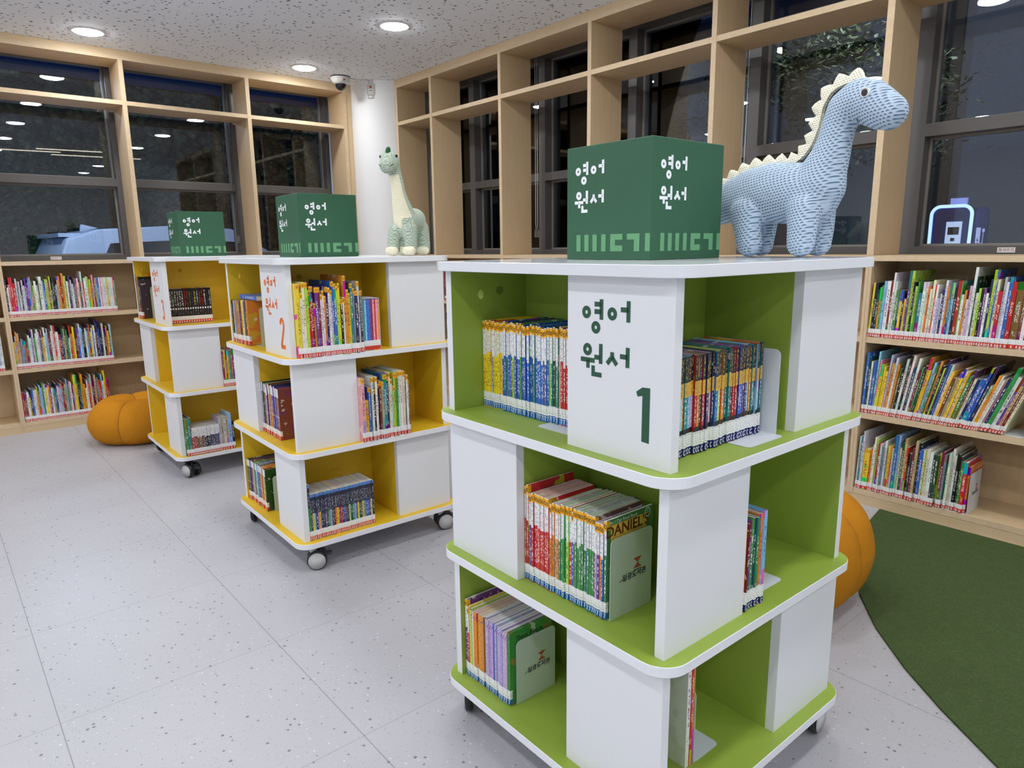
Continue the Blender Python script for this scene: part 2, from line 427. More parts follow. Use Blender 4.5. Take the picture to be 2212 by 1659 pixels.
def page_mat():
    m = NT('book_pages'); x, y, z = m.xyz(m.tc())
    f = m.noise(m.comb(m.math('MULTIPLY', x, 900), m.math('MULTIPLY', y, 6), m.math('MULTIPLY', z, 6)), 1.0, 2)
    return m.set(m.mix(f, rgb(240, 238, 228), rgb(206, 202, 188)), 0.85)
PAGES = page_mat()
def label_mat(name, band, h0):
    m = NT(name); x, y, z = m.xyz(m.tc())
    t = m.math('GREATER_THAN', m.noise(m.comb(x, 0.3, m.math('MULTIPLY', z, 0.9)), 420, 1), 0.56)
    line = m.math('GREATER_THAN', m.math('SINE', m.math('MULTIPLY', z, 2 * PI / 0.0052)), 0.1)
    c = m.mix(m.math('MULTIPLY', m.math('MULTIPLY', t, line), 0.8), rgb(240, 240, 240), rgb(70, 70, 76))
    return m.set(m.mix(m.math('LESS_THAN', z, h0), c, band), 0.3)
FOOT = {'blue': label_mat('label_blue_foot', rgb(40, 108, 178), 0.0165), 'navy': label_mat('label_navy_foot', rgb(32, 38, 104), 0.0175),
        'red': label_mat('label_red_foot', rgb(204, 58, 36), 0.018), 'coral': label_mat('label_coral_foot', rgb(204, 58, 40), 0.0185)}
STICK = plain('amber_sticker', rgb(244, 178, 32), 0.4)
# ------------------------------------------------------------------ room shell
CEIL_Z, FX, FY = 2.767, 3.48, 6.061           # ceiling height; front planes of the two plywood walls
b = MB(); b.box(-5.6, 4.1, -4.1, 6.7, -0.1, 0.0); struct(b.build('floor', FLOOR), 'grey speckled vinyl floor with thin seams')
b = MB(); b.box(-5.6, 4.1, -4.1, 6.7, CEIL_Z, CEIL_Z + 0.12); struct(b.build('ceiling', CEIL), 'pale ceiling with scattered small perforations')
b = MB(); b.box(-5.6, 4.15, 6.42, 6.62, 0, 1.236); b.box(-5.6, 4.15, 6.42, 6.62, 2.735, CEIL_Z); b.box(3.25, 4.15, 6.42, 6.62, 1.236, 2.735); b.box(-5.6, -0.50, 6.42, 6.62, 1.236, 2.735)
struct(b.build('wall_left', PAINT), 'white wall below and above the far windows')
b = MB(); b.box(3.92, 4.12, -4.1, 6.42, 0, 1.236); b.box(3.92, 4.12, -4.1, 6.42, 2.765, CEIL_Z + 0.05); b.box(3.92, 4.12, 5.68, 6.42, 1.236, 2.765); b.box(3.92, 4.12, -4.1, -0.43, 1.236, 2.765)
struct(b.build('wall_right', PAINT), 'white wall below and above the side windows')
b = MB(); b.box(-5.75, -5.6, -4.25, 6.62, 0, CEIL_Z); struct(b.build('wall_west', PAINT))
b = MB(); b.box(-5.6, 4.12, -4.25, -4.1, 0, CEIL_Z); struct(b.build('wall_south', PAINT))
b = MB(); b.lathe([(0.32, 0.0), (0.32, CEIL_Z)], 64, (3.567, 5.978, 0)); struct(b.build('column', PAINT), 'round white column in the corner between the window walls')
# green carpet with its curved edge
edge = [(3.467, 1.285), (3.195, 1.242), (2.86, 1.125), (2.533, 0.98), (2.336, 0.841), (2.165, 0.685), (2.037, 0.544), (1.899, 0.371), (1.78, 0.18), (1.66, -0.08), (1.56, -0.4), (1.5, -0.8), (1.5, -1.3), (3.467, -1.3)]
b = MB(); b.prism(edge[::-1], 0.0005, 0.007); tag(b.build('carpet', CARPET), 'dark green carpet with a curved edge beside the wall of bookcases', 'carpet')

# ------------------------------------------------------------------ windows (one per bay) and plywood furniture
PX = [-0.463, 0.452, 1.369, 2.305, 3.19]                 # uprights along the far wall
PY = [0.527, 1.442, 2.36, 3.287, 4.199, 5.107, 5.645]    # uprights along the side wall
wn = 0
def window(t0, t1, put, depth, hw):
    """put(t, d, z): t along the wall, d away from the room. depth = where the frame's room face stands"""
    global wn; wn += 1
    f = MB()
    def bx(mb, a0, a1, d0, d1, z0, z1, mi=0):
        p, q = put(a0, d0), put(a1, d1)
        mb.box(min(p[0], q[0]), max(p[0], q[0]), min(p[1], q[1]), max(p[1], q[1]), z0, z1, mi)
    g0, g1 = depth + 0.085, depth + 0.093
    bx(f, t0, t0 + hw, depth, depth + 0.13, 1.238, 2.765); bx(f, t1 - hw, t1, depth, depth + 0.13, 1.238, 2.765)
    bx(f, t0 + hw, t1 - hw, depth, depth + 0.13, 1.238, 1.277); bx(f, t0 + hw, t1 - hw, depth, depth + 0.13, 2.725, 2.765); bx(f, t0 + hw, t1 - hw, depth, depth + 0.13, 1.812, 1.872)
    for z0, z1 in ((1.277, 1.812), (1.872, 2.725)):
        e = 0.012
        bx(f, t0 + hw, t0 + hw + e, g0 - 0.012, g0 + 0.02, z0, z1, 1); bx(f, t1 - hw - e, t1 - hw, g0 - 0.012, g0 + 0.02, z0, z1, 1)
        bx(f, t0 + hw + e, t1 - hw - e, g0 - 0.012, g0 + 0.02, z0, z0 + e, 1); bx(f, t0 + hw + e, t1 - hw - e, g0 - 0.012, g0 + 0.02, z1 - e, z1, 1)
    o = struct(f.build('window_%d' % wn, [FRAME, FRAMEL]), 'grey aluminium window with a fixed pane above a lower sash')
    for z0, z1 in ((1.277, 1.812), (1.872, 2.725)):
        g = MB(); bx(g, t0 + hw + 0.002, t1 - hw - 0.002, g0, g1, z0 + 0.002, z1 - 0.002); g.build('pane', GLASS, o)
    return o
for i in range(4): window(PX[i] + 0.0, PX[i + 1], lambda t, d: (t, d), 6.42, 0.042)
for i in range(6): window(PY[i], PY[i + 1], lambda t, d: (d, t), 3.91, 0.036)

def shelving(name, label, posts, put, ends):
    root = thing(name, label, 'shelving')
    def bx(nm, a0, a1, d0, d1, z0, z1, mats, front):
        p, q = put(a0, d0), put(a1, d1); m = MB()
        m.box(min(p[0], q[0]), max(p[0], q[0]), min(p[1], q[1]), max(p[1], q[1]), z0, z1, 0, {front: 1, '+z' if nm == 'x' else front: 1})
        return m.build(nm, mats, root)
    D, fr = 0.30, ('-y' if put(0, 0)[0] == 0 else '-x')
    for p in posts: bx('upright', p - 0.0155, p + 0.0155, 0, D, 1.240, 2.698, [PLYV, EDGEV], fr)
    for a, c in zip(posts, posts[1:]): bx('shelf', a + 0.0155, c - 0.0155, 0.002, D, 2.380, 2.410, [PLYH, EDGEZ], fr)
    bx('header', posts[0] - 0.0155, posts[-1] + 0.0155, 0.001, D, 2.698, 2.726, [PLYH, EDGEZ], fr)
    bx('fascia', posts[0] - 0.0155, ends[1], 0.004, 0.024, 2.726, CEIL_Z - 0.001, [PLYTRIM, PLYTRIM], fr)
    bx('end_board', posts[-1] + 0.0165, ends[1], 0.006, 0.026, 1.240, 2.726, [PLYV, PLYV], fr)
    return root
shelving('window_shelving', 'open birch plywood shelving over the far windows, ending at the white column', PX, lambda t, d: (t, FY + d), (0, 3.258))
shelving('window_shelving', 'open birch plywood shelving over the side windows behind the blue toy dinosaur', PY, lambda t, d: (FX + d, t), (0, 5.672))

def bookcase(label, loc, rz, W):
    r = thing('bookcase', label, 'bookcase', loc, rz, 'low plywood bookcases under the windows')
    for x0 in (0.0, W - 0.0145):
        m = MB(); m.box(x0 + 0.0003, x0 + 0.0142, 0, 0.33, 0.0505, 1.2118, 0, {'-y': 1}); m.build('side_panel', [PLYV, EDGEV], r)
    for z0, z1 in ((0.0505, 0.078), (0.4427, 0.471), (0.8205, 0.8488)):
        m = MB(); m.box(0.0147, W - 0.0147, 0.003, 0.316, z0, z1, 0, {'-y': 1}); m.build('shelf', [PLYH, EDGEZ], r)
    m = MB(); m.box(0.0003, W - 0.0003, 0, 0.35, 1.2122, 1.239, 0, {'-y': 1}); m.build('top_board', [PLYH, EDGEZ], r)
    m = MB(); m.box(0.0147, W - 0.0147, 0.317, 0.3295, 0.0505, 1.2118); m.build('back_panel', PLYV, r)
    m = MB(); m.box(0.0003, W - 0.0003, 0.004, 0.024, 0.0, 0.05); m.build('plinth', PLYTRIM, r)
    return r
for i, s in enumerate(('plywood bookcase at the near end of the far window wall', 'plywood bookcase of three full rows beside the orange pouf at the far wall',
                       'plywood bookcase under the far windows behind the rear yellow tower', 'plywood bookcase under the last far window, next to the white column')):
    bookcase(s, (PX[i], FY, 0), 0, PX[i + 1] - PX[i])
for i, s in enumerate(('plywood bookcase by the green carpet with leaning books on its middle shelf', 'plywood bookcase under the side windows directly behind the green tower',
                       'plywood bookcase under the side window that has the green tower sign before it', 'plywood bookcase under the third side window from the column', 'plywood bookcase seen through the slit between green and middle yellow towers',
                       'narrow plywood bookcase next to the column on the side wall')):
    bookcase(s, (FX, PY[i + 1], 0), -PI / 2, PY[i + 1] - PY[i])

# warning stickers on the lower window frames
for nm, lab, loc, rz in (('sticker', 'small white warning sticker on the far window frame', (0.845, 6.4185, 1.257), 0.0), ('sticker', 'small white warning sticker on the side window frame by the charging point', (3.9085, 1.005, 1.257), -PI / 2)):
    m = MB(); m.box(-0.036, 0.036, 0, 0.001, -0.012, 0.012); o = m.build(nm, PAPERW, None, loc, rz); tag(o, lab, 'sticker')
    m = MB(); put_text(m, TXT['gap'], lambda a, c: (a, -0.0004, c)); m.build('lettering', REDINK, o)

# ------------------------------------------------------------------ ceiling fittings
LENS = emis('downlight_lens', (0.97, 0.988, 1.0), DOWNLIGHT)
ring_me = MB(); ring_me.lathe([(0.088, -0.001), (0.090, -0.006), (0.101, -0.005), (0.105, 0.0)], 40); ring_me = ring_me.mesh('trim_ring', [PAINT])
lens_me = MB(); lens_me.lathe([(0.0, -0.017), (0.04, -0.016), (0.07, -0.012), (0.085, -0.006), (0.0885, -0.001)], 40); lens_me = lens_me.mesh('lens', [LENS])
seen = {(1.113, 5.704): 'round recessed downlight above the far windows, lit', (2.678, 4.326): 'largest round lit downlight, high over the middle yellow tower', (2.664, 5.725): 'round lit downlight nearest the dome camera'}
spots = list(seen)
for gx in (-3.6, -2.03, -0.46, 1.11, 2.67):
    for gy in (5.71, 4.33, 2.97, 1.6, 0.24, -1.13, -2.5):
        if not any(abs(gx - a) < 0.2 and abs(gy - c) < 0.2 for a, c in spots): spots.append((gx, gy))
for n, (x, y) in enumerate(spots):
    o = place('downlight', ring_me, None, (x, y, CEIL_Z)); tag(o, seen.get((x, y), 'round recessed downlight in the same ceiling grid, above the room behind the viewer'), 'ceiling light', 'ceiling downlights')
    place('lens', lens_me, o)
# slim linear lamps that the far panes mirror
LINE = emis('linear_lamp_tube', (1.0, 0.86, 0.66), 4.0)
for k, (x, y) in enumerate(((1.25, 0.75), (2.35, 0.55), (2.1, 1.15))):
    m = MB(); m.box(-0.6, 0.6, -0.03, 0.03, 0.008, 0.05); o = m.build('linear_lamp', PAINT, None, (x, y, CEIL_Z - 0.0505), 0.12)
    tag(o, 'slim warm linear ceiling lamp mirrored in the far window', 'ceiling light', 'slim linear ceiling lamps')
    m = MB(); m.box(-0.59, 0.59, -0.024, 0.024, 0, 0.0078); m.build('tube', LINE, o)
# dome camera and motion sensor by the column
r = thing('dome_camera', 'white security dome camera on the ceiling beside the column', 'camera', (3.04, 5.83, CEIL_Z))
m = MB(); m.lathe([(0.0, -0.001), (0.083, -0.001), (0.083, -0.008)], 36); m.build('ceiling_plate', BLACK, r)
m = MB(); m.lathe([(0.082, -0.008), (0.082, -0.022), (0.070, -0.046), (0.050, -0.062), (0.0, -0.062)], 36); m.box(-0.012, 0.004, -0.079, -0.070, -0.041, -0.029, 1); h = m.build('housing', [GREYP, LOGO_R], r)
m = MB(); m.lathe([(0.048, -0.060)] + [(0.048 * math.cos(a * PI / 16), -0.062 - 0.052 * math.sin(a * PI / 16)) for a in range(9)], 32); DOMEM = NT('smoked_dome'); m.build('dome', DOMEM.set(rgb(26, 26, 30), 0.06), r)
r = thing('motion_sensor', 'small white motion sensor at the top of the round column', 'sensor', (3.325, 5.795, CEIL_Z - 0.155), math.radians(-50))
m = MB()
for z0, z1, s in ((0.0, 0.03, 0.85), (0.03, 0.125, 1.0)): m.prism([(0.045 * s * math.cos(2 * PI * k / 24), 0.030 * s * math.sin(2 * PI * k / 24)) for k in range(24)], z0, z1, ch=0.003, smooth=True)
m.box(-0.011, 0.011, -0.0315, -0.028, 0.085, 0.108, 1); m.box(-0.012, 0.012, -0.0315, -0.028, 0.064, 0.070, 2); m.build('housing', [GREYP, LOGO_R, DARKG], r)
m = MB(); m.prism([(0.029 * math.cos(2 * PI * k / 24), 0.025 * math.sin(2 * PI * k / 24)) for k in range(24)], 0.126, 0.154); m.build('bracket', GREYP, r)
# thin cable from the camera to the sensor
m = MB(); m.tube([(3.12, 5.80, CEIL_Z - 0.008), (3.18, 5.80, CEIL_Z - 0.010), (3.24, 5.79, CEIL_Z - 0.004), (3.30, 5.79, CEIL_Z - 0.003)], 0.0025, 6); tag(m.build('sensor_cable', GREYP), 'thin white cable running from the dome camera to the sensor', 'cable')
# blind cords hanging before the panes
def blind_cord(label, p, ax, ztop, zbot, weight=True, col=PAINT):
    r = thing('blind_cord', label, 'cord', (p[0], p[1], zbot))
    for s in (-1, 1):
        m = MB(); dx, dy = (s * 0.011 * ax[0], s * 0.011 * ax[1])
        m.tube([(dx * 0.4, dy * 0.4, 0.06), (dx, dy, 0.10), (dx, dy, ztop - zbot)], 0.0022, 6); m.build('strand', col, r)
    if weight:
        m = MB(); m.box(-0.013, 0.013, -0.013, 0.013, 0.0, 0.055); m.box(-0.009, 0.009, -0.009, 0.009, 0.055, 0.075); m.build('weight', CLEAR, r)
blind_cord('white looped blind cord with a clear weight, left of the green tower sign', (3.9085, 4.262), (0, 1), 2.74, 1.372)
blind_cord('white looped blind cord behind the back of the blue toy dinosaur', (3.9085, 2.413), (0, 1), 2.74, 1.42)
blind_cord('dark beaded blind cord by the second upright of the far windows', (2.252, 6.4183), (1, 0), 2.745, 1.36, True, DARKG)

# ------------------------------------------------------------------ outside at dusk
ASPH = plain('asphalt', rgb(52, 54, 58), 0.9, 0.1, 60)
b = MB(); b.box(-25, 35, -25, 40, -0.3, -0.12); struct(b.build('ground_outside', ASPH))
def make_stucco():
    m = NT('grey_stucco'); p = m.tc(); f = m.noise(p, 60, 4, 0.7); m.bump(f, 0.6, 0.01); return m.set(m.mix(f, rgb(120, 122, 128), rgb(88, 90, 96)), 0.9)
STUC = make_stucco()
def make_ivy():
    m = NT('ivy_wall'); p = m.tc(); d, c = m.vor(p, 7); r = m.xyz(c)
    k = m.mix(r[0], rgb(20, 36, 22), rgb(98, 128, 76)); k = m.mix(m.math('GREATER_THAN', d, 0.55), k, rgb(10, 14, 10)); m.bump(d, 1.0, 0.1)
    return m.set(m.mix(m.noise(p, 0.7, 3), k, rgb(16, 22, 18)), 0.8)
IVY = make_ivy()
b = MB(); b.box(8.9, 9.2, -6, 3.3, -0.12, 6); b.box(8.9, 9.2, 3.5, 17.0, -0.12, 6); b.box(8.86, 9.2, 2.9, 3.5, -0.12, 6.0, 1); struct(b.build('wall_outside', [STUC, plain('brown_pilaster', rgb(64, 58, 54), 0.8)]))
b = MB(); b.box(-12, 12, 17.0, 17.3, -0.12, 7); struct(b.build('wall_far_outside', IVY), 'dark ivy covered wall across the yard')
SOFF = plain('blue_grey_cladding', rgb(78, 106, 166), 0.6, 0.08, 5)
b = MB(); b.box(-6, 6.6, 7.35, 7.7, 2.86, 3.5)
for k in range(6): b.box(-6, 6.6, 7.335, 7.35, 2.88 + k * 0.1, 2.94 + k * 0.1)
b.box(4.75, 5.1, -6, 7.35, 2.93, 3.5)
for k in range(6): b.box(4.735, 4.75, -6, 7.33, 2.95 + k * 0.1, 3.01 + k * 0.1)
struct(b.build('roof_overhang', SOFF))
LEAF = NT('leaf_green'); LEAF = LEAF.set(LEAF.mix(LEAF.noise(LEAF.tc(), 5, 3), rgb(48, 74, 44), rgb(96, 98, 54)), 0.6)
BARK = plain('bark', rgb(74, 62, 52), 0.9, 0.1, 20)
def leaf_crown(seed, n, rx, ry, rz_, size):
    rg = random.Random(seed); m = MB()
    clumps = [(rg.gauss(0, 0.5), rg.gauss(0, 0.5), rg.gauss(0, 0.5)) for _ in range(26)]
    for _ in range(n):
        c = rg.choice(clumps); p = Vector(((c[0] + rg.gauss(0, 0.16)) * rx, (c[1] + rg.gauss(0, 0.16)) * ry, (c[2] + rg.gauss(0, 0.16)) * rz_))
        a = Vector((rg.uniform(-1, 1), rg.uniform(-1, 1), rg.uniform(-0.6, 0.6))).normalized(); q = a.cross(Vector((rg.uniform(-1, 1), rg.uniform(-1, 1), 1))).normalized(); s = size * rg.uniform(0.6, 1.3)
        m.add([p - a * s, p + q * s * 0.42 - Vector((0, 0, s * 0.12)), p + a * s, p - q * s * 0.42 - Vector((0, 0, s * 0.12))], [(0, 1, 2), (0, 2, 3)])
    return m
crowns = [leaf_crown(3, 5200, 1.15, 0.8, 0.85, 0.05).mesh('crown', [LEAF]), leaf_crown(9, 4400, 0.8, 0.8, 1.0, 0.045).mesh('crown', [LEAF]), leaf_crown(14, 2200, 0.35, 0.35, 0.45, 0.04).mesh('crown', [LEAF])]
def tree(label, x, y, z, k, s, rz):
    r = thing('tree', label, 'tree', (x, y, -0.12), rz, 'trees and shrubs outside the windows')
    o = place('crown', crowns[k], r, (0, 0, z + 0.12)); o.scale = (s, s, s)
    m = MB(); m.tube([(0, 0, 0), (0.06, 0.02, z * 0.5), (-0.04, 0.05, z + 0.2)], [0.09 * s, 0.07 * s, 0.03 * s], 10); m.build('trunk', BARK, r)
tree('leafy tree outside the nearest far window, beyond the second white car', -2.4, 13.2, 2.7, 0, 1.15, 0.3)
tree('dark tree outside the first full far window pane', 0.3, 13.4, 2.4, 1, 1.3, 1.3)
tree('leafy tree behind the tail of the white car', 2.9, 14.9, 2.6, 0, 1.1, 2.2)
tree('dark bushy tree beyond the car bonnet, outside the last far window', 6.3, 12.6, 2.6, 1, 1.25, 0.9)
tree('leafy tree whose branches show above the blue dinosaur', 6.3, 3.1, 2.75, 0, 0.72, 1.75)
tree('tree behind the side pane with the white looped cord', 6.5, 7.9, 2.7, 1, 0.95, 2.5)
tree('tree over the blue charging station', 7.3, 1.05, 3.35, 0, 0.62, 1.57)
tree('tall tree outside the side windows between cord and sign', 6.6, 5.4, 2.6, 1, 1.0, 0.2)
tree('low shrub under the last far window', 4.2, 8.6, 1.0, 2, 0.95, 0.2)
# ------------------------------------------------------------------ cars and charging point outside
CARP = plain('white_car_paint', rgb(214, 222, 236), 0.25); CARG = plain('dark_car_glass', rgb(22, 26, 34), 0.08); TYRE = plain('tyre_rubber', rgb(22, 22, 24), 0.8)
LAMPR = plain('red_tail_lamp', rgb(120, 20, 22), 0.2)
def car(label, loc, rz, L=4.6, W=1.85, Hh=1.74):
    r = thing('car', label, 'car', loc, rz, 'cars parked outside the far windows')
    # side profile (x from the tail, z): lower body, then cabin
    low = [(0.0, 0.35), (0.02, 0.75), (0.10, 1.02), (1.2, 1.04), (3.35, 1.02), (4.35, 0.86), (4.58, 0.66), (4.6, 0.33)]
    cab = [(0.16, 1.02), (0.42, 1.58), (0.75, Hh - 0.05), (1.6, Hh), (2.4, Hh - 0.03), (3.45, 1.03)]
    def loft(prof, ins, nm, mat):
        m = MB(); n = len(prof); secs = []
        for yy, k, dz in ((-1.0, 0.86, -0.05), (-0.94, 1.0, 0), (0.94, 1.0, 0), (1.0, 0.86, -0.05)):
            cx = sum(p[0] for p in prof) / n
            secs.append([(cx + (p[0] - cx) * (1 - (1 - k) * 0.2), yy * (W / 2 - ins * max(0, (p[1] - 1.0) / 0.7)), p[1] + dz * (1 if p[1] > 0.5 else 0)) for p in prof])
        o = 0
        for s_ in secs: m.v += s_
        for a in range(3):
            for i in range(n):
                j = (i + 1) % n; m.f.append((a * n + i, a * n + j, (a + 1) * n + j, (a + 1) * n + i)); m.mi.append(0); m.sm.append(True)
        m.f.append(tuple(range(n))); m.mi.append(0); m.sm.append(False); m.f.append(tuple(3 * n + i for i in reversed(range(n)))); m.mi.append(0); m.sm.append(False)
        o = m.build(nm, mat, r); md = o.modifiers.new('b', 'BEVEL'); md.width = 0.035; md.segments = 3; md.limit_method = 'ANGLE'; return o
    loft(low, 0.0, 'body', CARP); c = loft(cab, 0.20, 'cabin', CARP)
    for s in (-1, 1):
        for q in ([(0.62, 1.10), (0.86, 1.52), (1.72, 1.56), (1.72, 1.10)], [(1.80, 1.10), (1.80, 1.56), (2.42, 1.53), (3.02, 1.12)]):
            m = MB(); ys = lambda z: s * (W / 2 - 0.20 * (z - 1.0) / 0.7 + 0.006)
            pts = [(x, ys(z), z) for x, z in q]; m.add(pts + [(x, y - s * 0.02, z) for x, y, z in pts], [(0, 1, 2, 3)] + [(i, (i + 1) % 4, 4 + (i + 1) % 4, 4 + i) for i in range(4)]); m.build('side_window', CARG, r)
    m = MB(); a, b2 = (0.215, 1.08), (0.43, 1.53); nn = Vector((-(b2[1] - a[1]), 0, b2[0] - a[0])).normalized() * 0.012
    m.add([(a[0] + nn.x, -0.72, a[1] + nn.z), (a[0] + nn.x, 0.72, a[1] + nn.z), (b2[0] + nn.x, 0.62, b2[1] + nn.z), (b2[0] + nn.x, -0.62, b2[1] + nn.z)] + [(a[0], -0.72, a[1]), (a[0], 0.72, a[1]), (b2[0], 0.62, b2[1]), (b2[0], -0.62, b2[1])], [(0, 1, 2, 3), (0, 1, 5, 4), (1, 2, 6, 5), (2, 3, 7, 6), (3, 0, 4, 7)]); m.build('rear_window', CARG, r)
    m = MB(); m.box(0.36, 0.66, -0.6, 0.6, 1.60, 1.645); m.build('spoiler', CARP, r)
    m = MB(); m.add([(0.72, -0.02, 1.68), (0.72, 0.02, 1.68), (0.93, 0.015, 1.72), (0.93, -0.015, 1.72), (0.765, 0, 1.765), (0.735, 0, 1.765)], [(0, 1, 5), (1, 2, 4, 5), (2, 3, 4), (3, 0, 5, 4), (0, 3, 2, 1)]); m.build('roof_fin', CARP, r)
    for x in (0.85, 3.7):
        for s in (-1, 1):
            m = MB(); m.lathe([(0.0, -0.1), (0.33, -0.1), (0.33, 0.1), (0.0, 0.1)], 28, (x, s * (W / 2 - 0.12), 0.33), 'y'); m.build('wheel', TYRE, r)
    for s in (-1, 1):
        m = MB(); m.box(-0.01, 0.10, s * 0.72 - 0.12, s * 0.72 + 0.12, 0.85, 1.0); m.build('tail_lamp', LAMPR, r)
car('white car parked outside the far windows, tail behind the rear tower sign', (0.95, 10.4, -0.12), 0.06)
car('second white car further along, outside the nearest far window pane', (-3.85, 10.9, -0.12), 0.03)
BLUEL = emis('charger_light', (0.42, 0.62, 1.0), 1.1); BLUEP = plain('charger_blue', rgb(44, 62, 150), 0.4); SCR = emis('charger_screen_panel', (0.55, 0.68, 0.95), 0.55); PUR = emis('charger_top_sign', (0.16, 0.2, 0.75), 0.5)
r = thing('charging_station', 'blue lit car charging station outside the side window', 'charger', (7.5, 2.40, -0.12), -PI / 2)
def cy(pts, y0, y1, m, mi=0):      # prism of an (x, z) outline between two depths
    n = len(pts); m.add([(p[0], y0, p[1]) for p in pts] + [(p[0], y1, p[1]) for p in pts], [tuple(range(n)), tuple(reversed(range(n, 2 * n)))] + [(i, (i + 1) % n, n + (i + 1) % n, n + i) for i in range(n)], mi)
def arch(x0, x1, z0, z1, q, n=8):
    return [(x0, z0), (x1, z0)] + [(x1 - q + q * math.cos(k * PI / 2 / n), z1 - q + q * math.sin(k * PI / 2 / n)) for k in range(n + 1)] + [(x0 + q - q * math.sin(k * PI / 2 / n), z1 - q + q * math.cos(k * PI / 2 / n)) for k in range(n + 1)]
m = MB(); cy(arch(-0.16, 0.17, 0, 1.74, 0.07), 0.0, 0.3, m); m.build('cabinet', BLUEP, r)
m = MB(); o_ = [(p[0], p[1]) for p in arch(-0.17, 0.18, 0.0, 1.755, 0.08)][2:]; pth = [(0.165, 0.0)] + [(q_[0] * 0.97 + 0.0002, q_[1] - 0.012) for q_ in o_] + [(-0.155, 0.0)]
m.ribbon(pth, 0.03, lambda a, c: (a, -0.012, c)); m.build('light_frame', BLUEL, r)
m = MB(); m.box(-0.03, 0.10, -0.012, 0.0, 1.1, 1.60); pn = m.build('front_panel', SCR, r)
m = MB(); m.box(-0.012, 0.082, -0.016, -0.0125, 1.48, 1.55); m.box(0.018, 0.052, -0.016, -0.0125, 1.42, 1.45); m.build('screen', BLACK, pn)
m = MB(); m.box(-0.05, 0.09, 0.1, 0.13, 1.741, 1.82); m.build('top_sign', PUR, r)
m = MB(); cy(arch(0.20, 0.30, 0, 1.73, 0.05), 0.02, 0.05, m); sp_ = m.build('side_panel', BLUEP, r)
m = MB(); m.box(0.215, 0.25, 0.016, 0.0195, 1.36, 1.54); m.ribbon([(0.252, 1.40), (0.272, 1.40), (0.272, 1.50)], 0.005, lambda a, c: (a, 0.018, c)); m.box(0.264, 0.282, 0.016, 0.0195, 1.50, 1.53)
m.poly2([(0.232, 1.455), (0.222, 1.42), (0.232, 1.424), (0.228, 1.39), (0.242, 1.432), (0.232, 1.428)], lambda a, c: (a, 0.0155, c), 1); m.build('plug_symbol', [emis('charger_symbol', (0.35, 0.42, 0.7), 0.5), BLUEP], sp_)

# ------------------------------------------------------------------ book towers
UNIT = {1: (1.35804, 1.08007, -0.016135), 2: (1.41690, 2.89404, -0.025198), 3: (1.38961, 4.51422, -0.013481)}
A, T, MW, TP, OV = 0.35394, 0.02296, 0.08527, 0.0227, 0.0325
Z3, Z2, Z1, ZT = 0.1311, 0.5096, 0.8881, 1.2666        # top faces of the three shelves and of the top
def umat(k): x, y, t = UNIT[k]; return Matrix.Translation((x, y, 0)) @ Matrix.Rotation(t, 4, 'Z')
# strokes of the two lines of Korean lettering, in metres on the panel (s to the right from the tower's axis, z up)
SA, SB = 0.0105, 0.0098
HANGUL = [(ring2(0.1385, 1.1715, 0.0077, 0.0082), True), (ring2(0.164, 1.143, 0.0077, 0.0080), True), ([(0.1785, 1.1985), (0.1785, 1.159)], False), ([(0.160, 1.1885), (0.1785, 1.1885)], False), ([(0.160, 1.174), (0.1785, 1.174)], False),
          (ring2(0.2065, 1.172, 0.0078, 0.0082), True), ([(0.247, 1.1985), (0.247, 1.1585)], False), ([(0.228, 1.1815), (0.247, 1.1815)], False),
          (ring2(0.142, 1.0975, 0.0078, 0.0082), True), ([(0.1235, 1.0765), (0.162, 1.0765)], False), ([(0.1435, 1.0765), (0.1435, 1.060)], False), ([(0.178, 1.1115), (0.178, 1.072)], False), ([(0.161, 1.084), (0.178, 1.084)], False), ([(0.158, 1.0665), (0.158, 1.0495), (0.181, 1.0495)], False),
          ([(0.208, 1.0985), (0.208, 1.089), (0.195, 1.0745)], False), ([(0.208, 1.0885), (0.220, 1.0745)], False), ([(0.247, 1.111), (0.247, 1.0725)], False), ([(0.228, 1.0925), (0.247, 1.0925)], False)]
def hangul(mb, fr, sw=0.0095, fix=0.0):
    for p, cl in HANGUL: mb.ribbon(p, sw * (0.92 if cl else 1.0), fr, cl)
def arc(cx, cy_, rx, ry, a0, a1, n=14): return [(cx + rx * math.cos(math.radians(a0 + (a1 - a0) * k / n)), cy_ + ry * math.sin(math.radians(a0 + (a1 - a0) * k / n))) for k in range(n + 1)]
NUM = {1: [],
       2: [(arc(0.2865, 1.010, 0.0165, 0.0235, 170, -25) + [(0.271, 0.935), (0.270, 0.9285)], 0.0165), ([(0.2635, 0.9265), (0.308, 0.9265)], 0.0165)],
       3: [(arc(0.284, 1.006, 0.0165, 0.0205, 150, -88), 0.0155), (arc(0.284, 0.9555, 0.0185, 0.030, 88, -150), 0.0155)]}
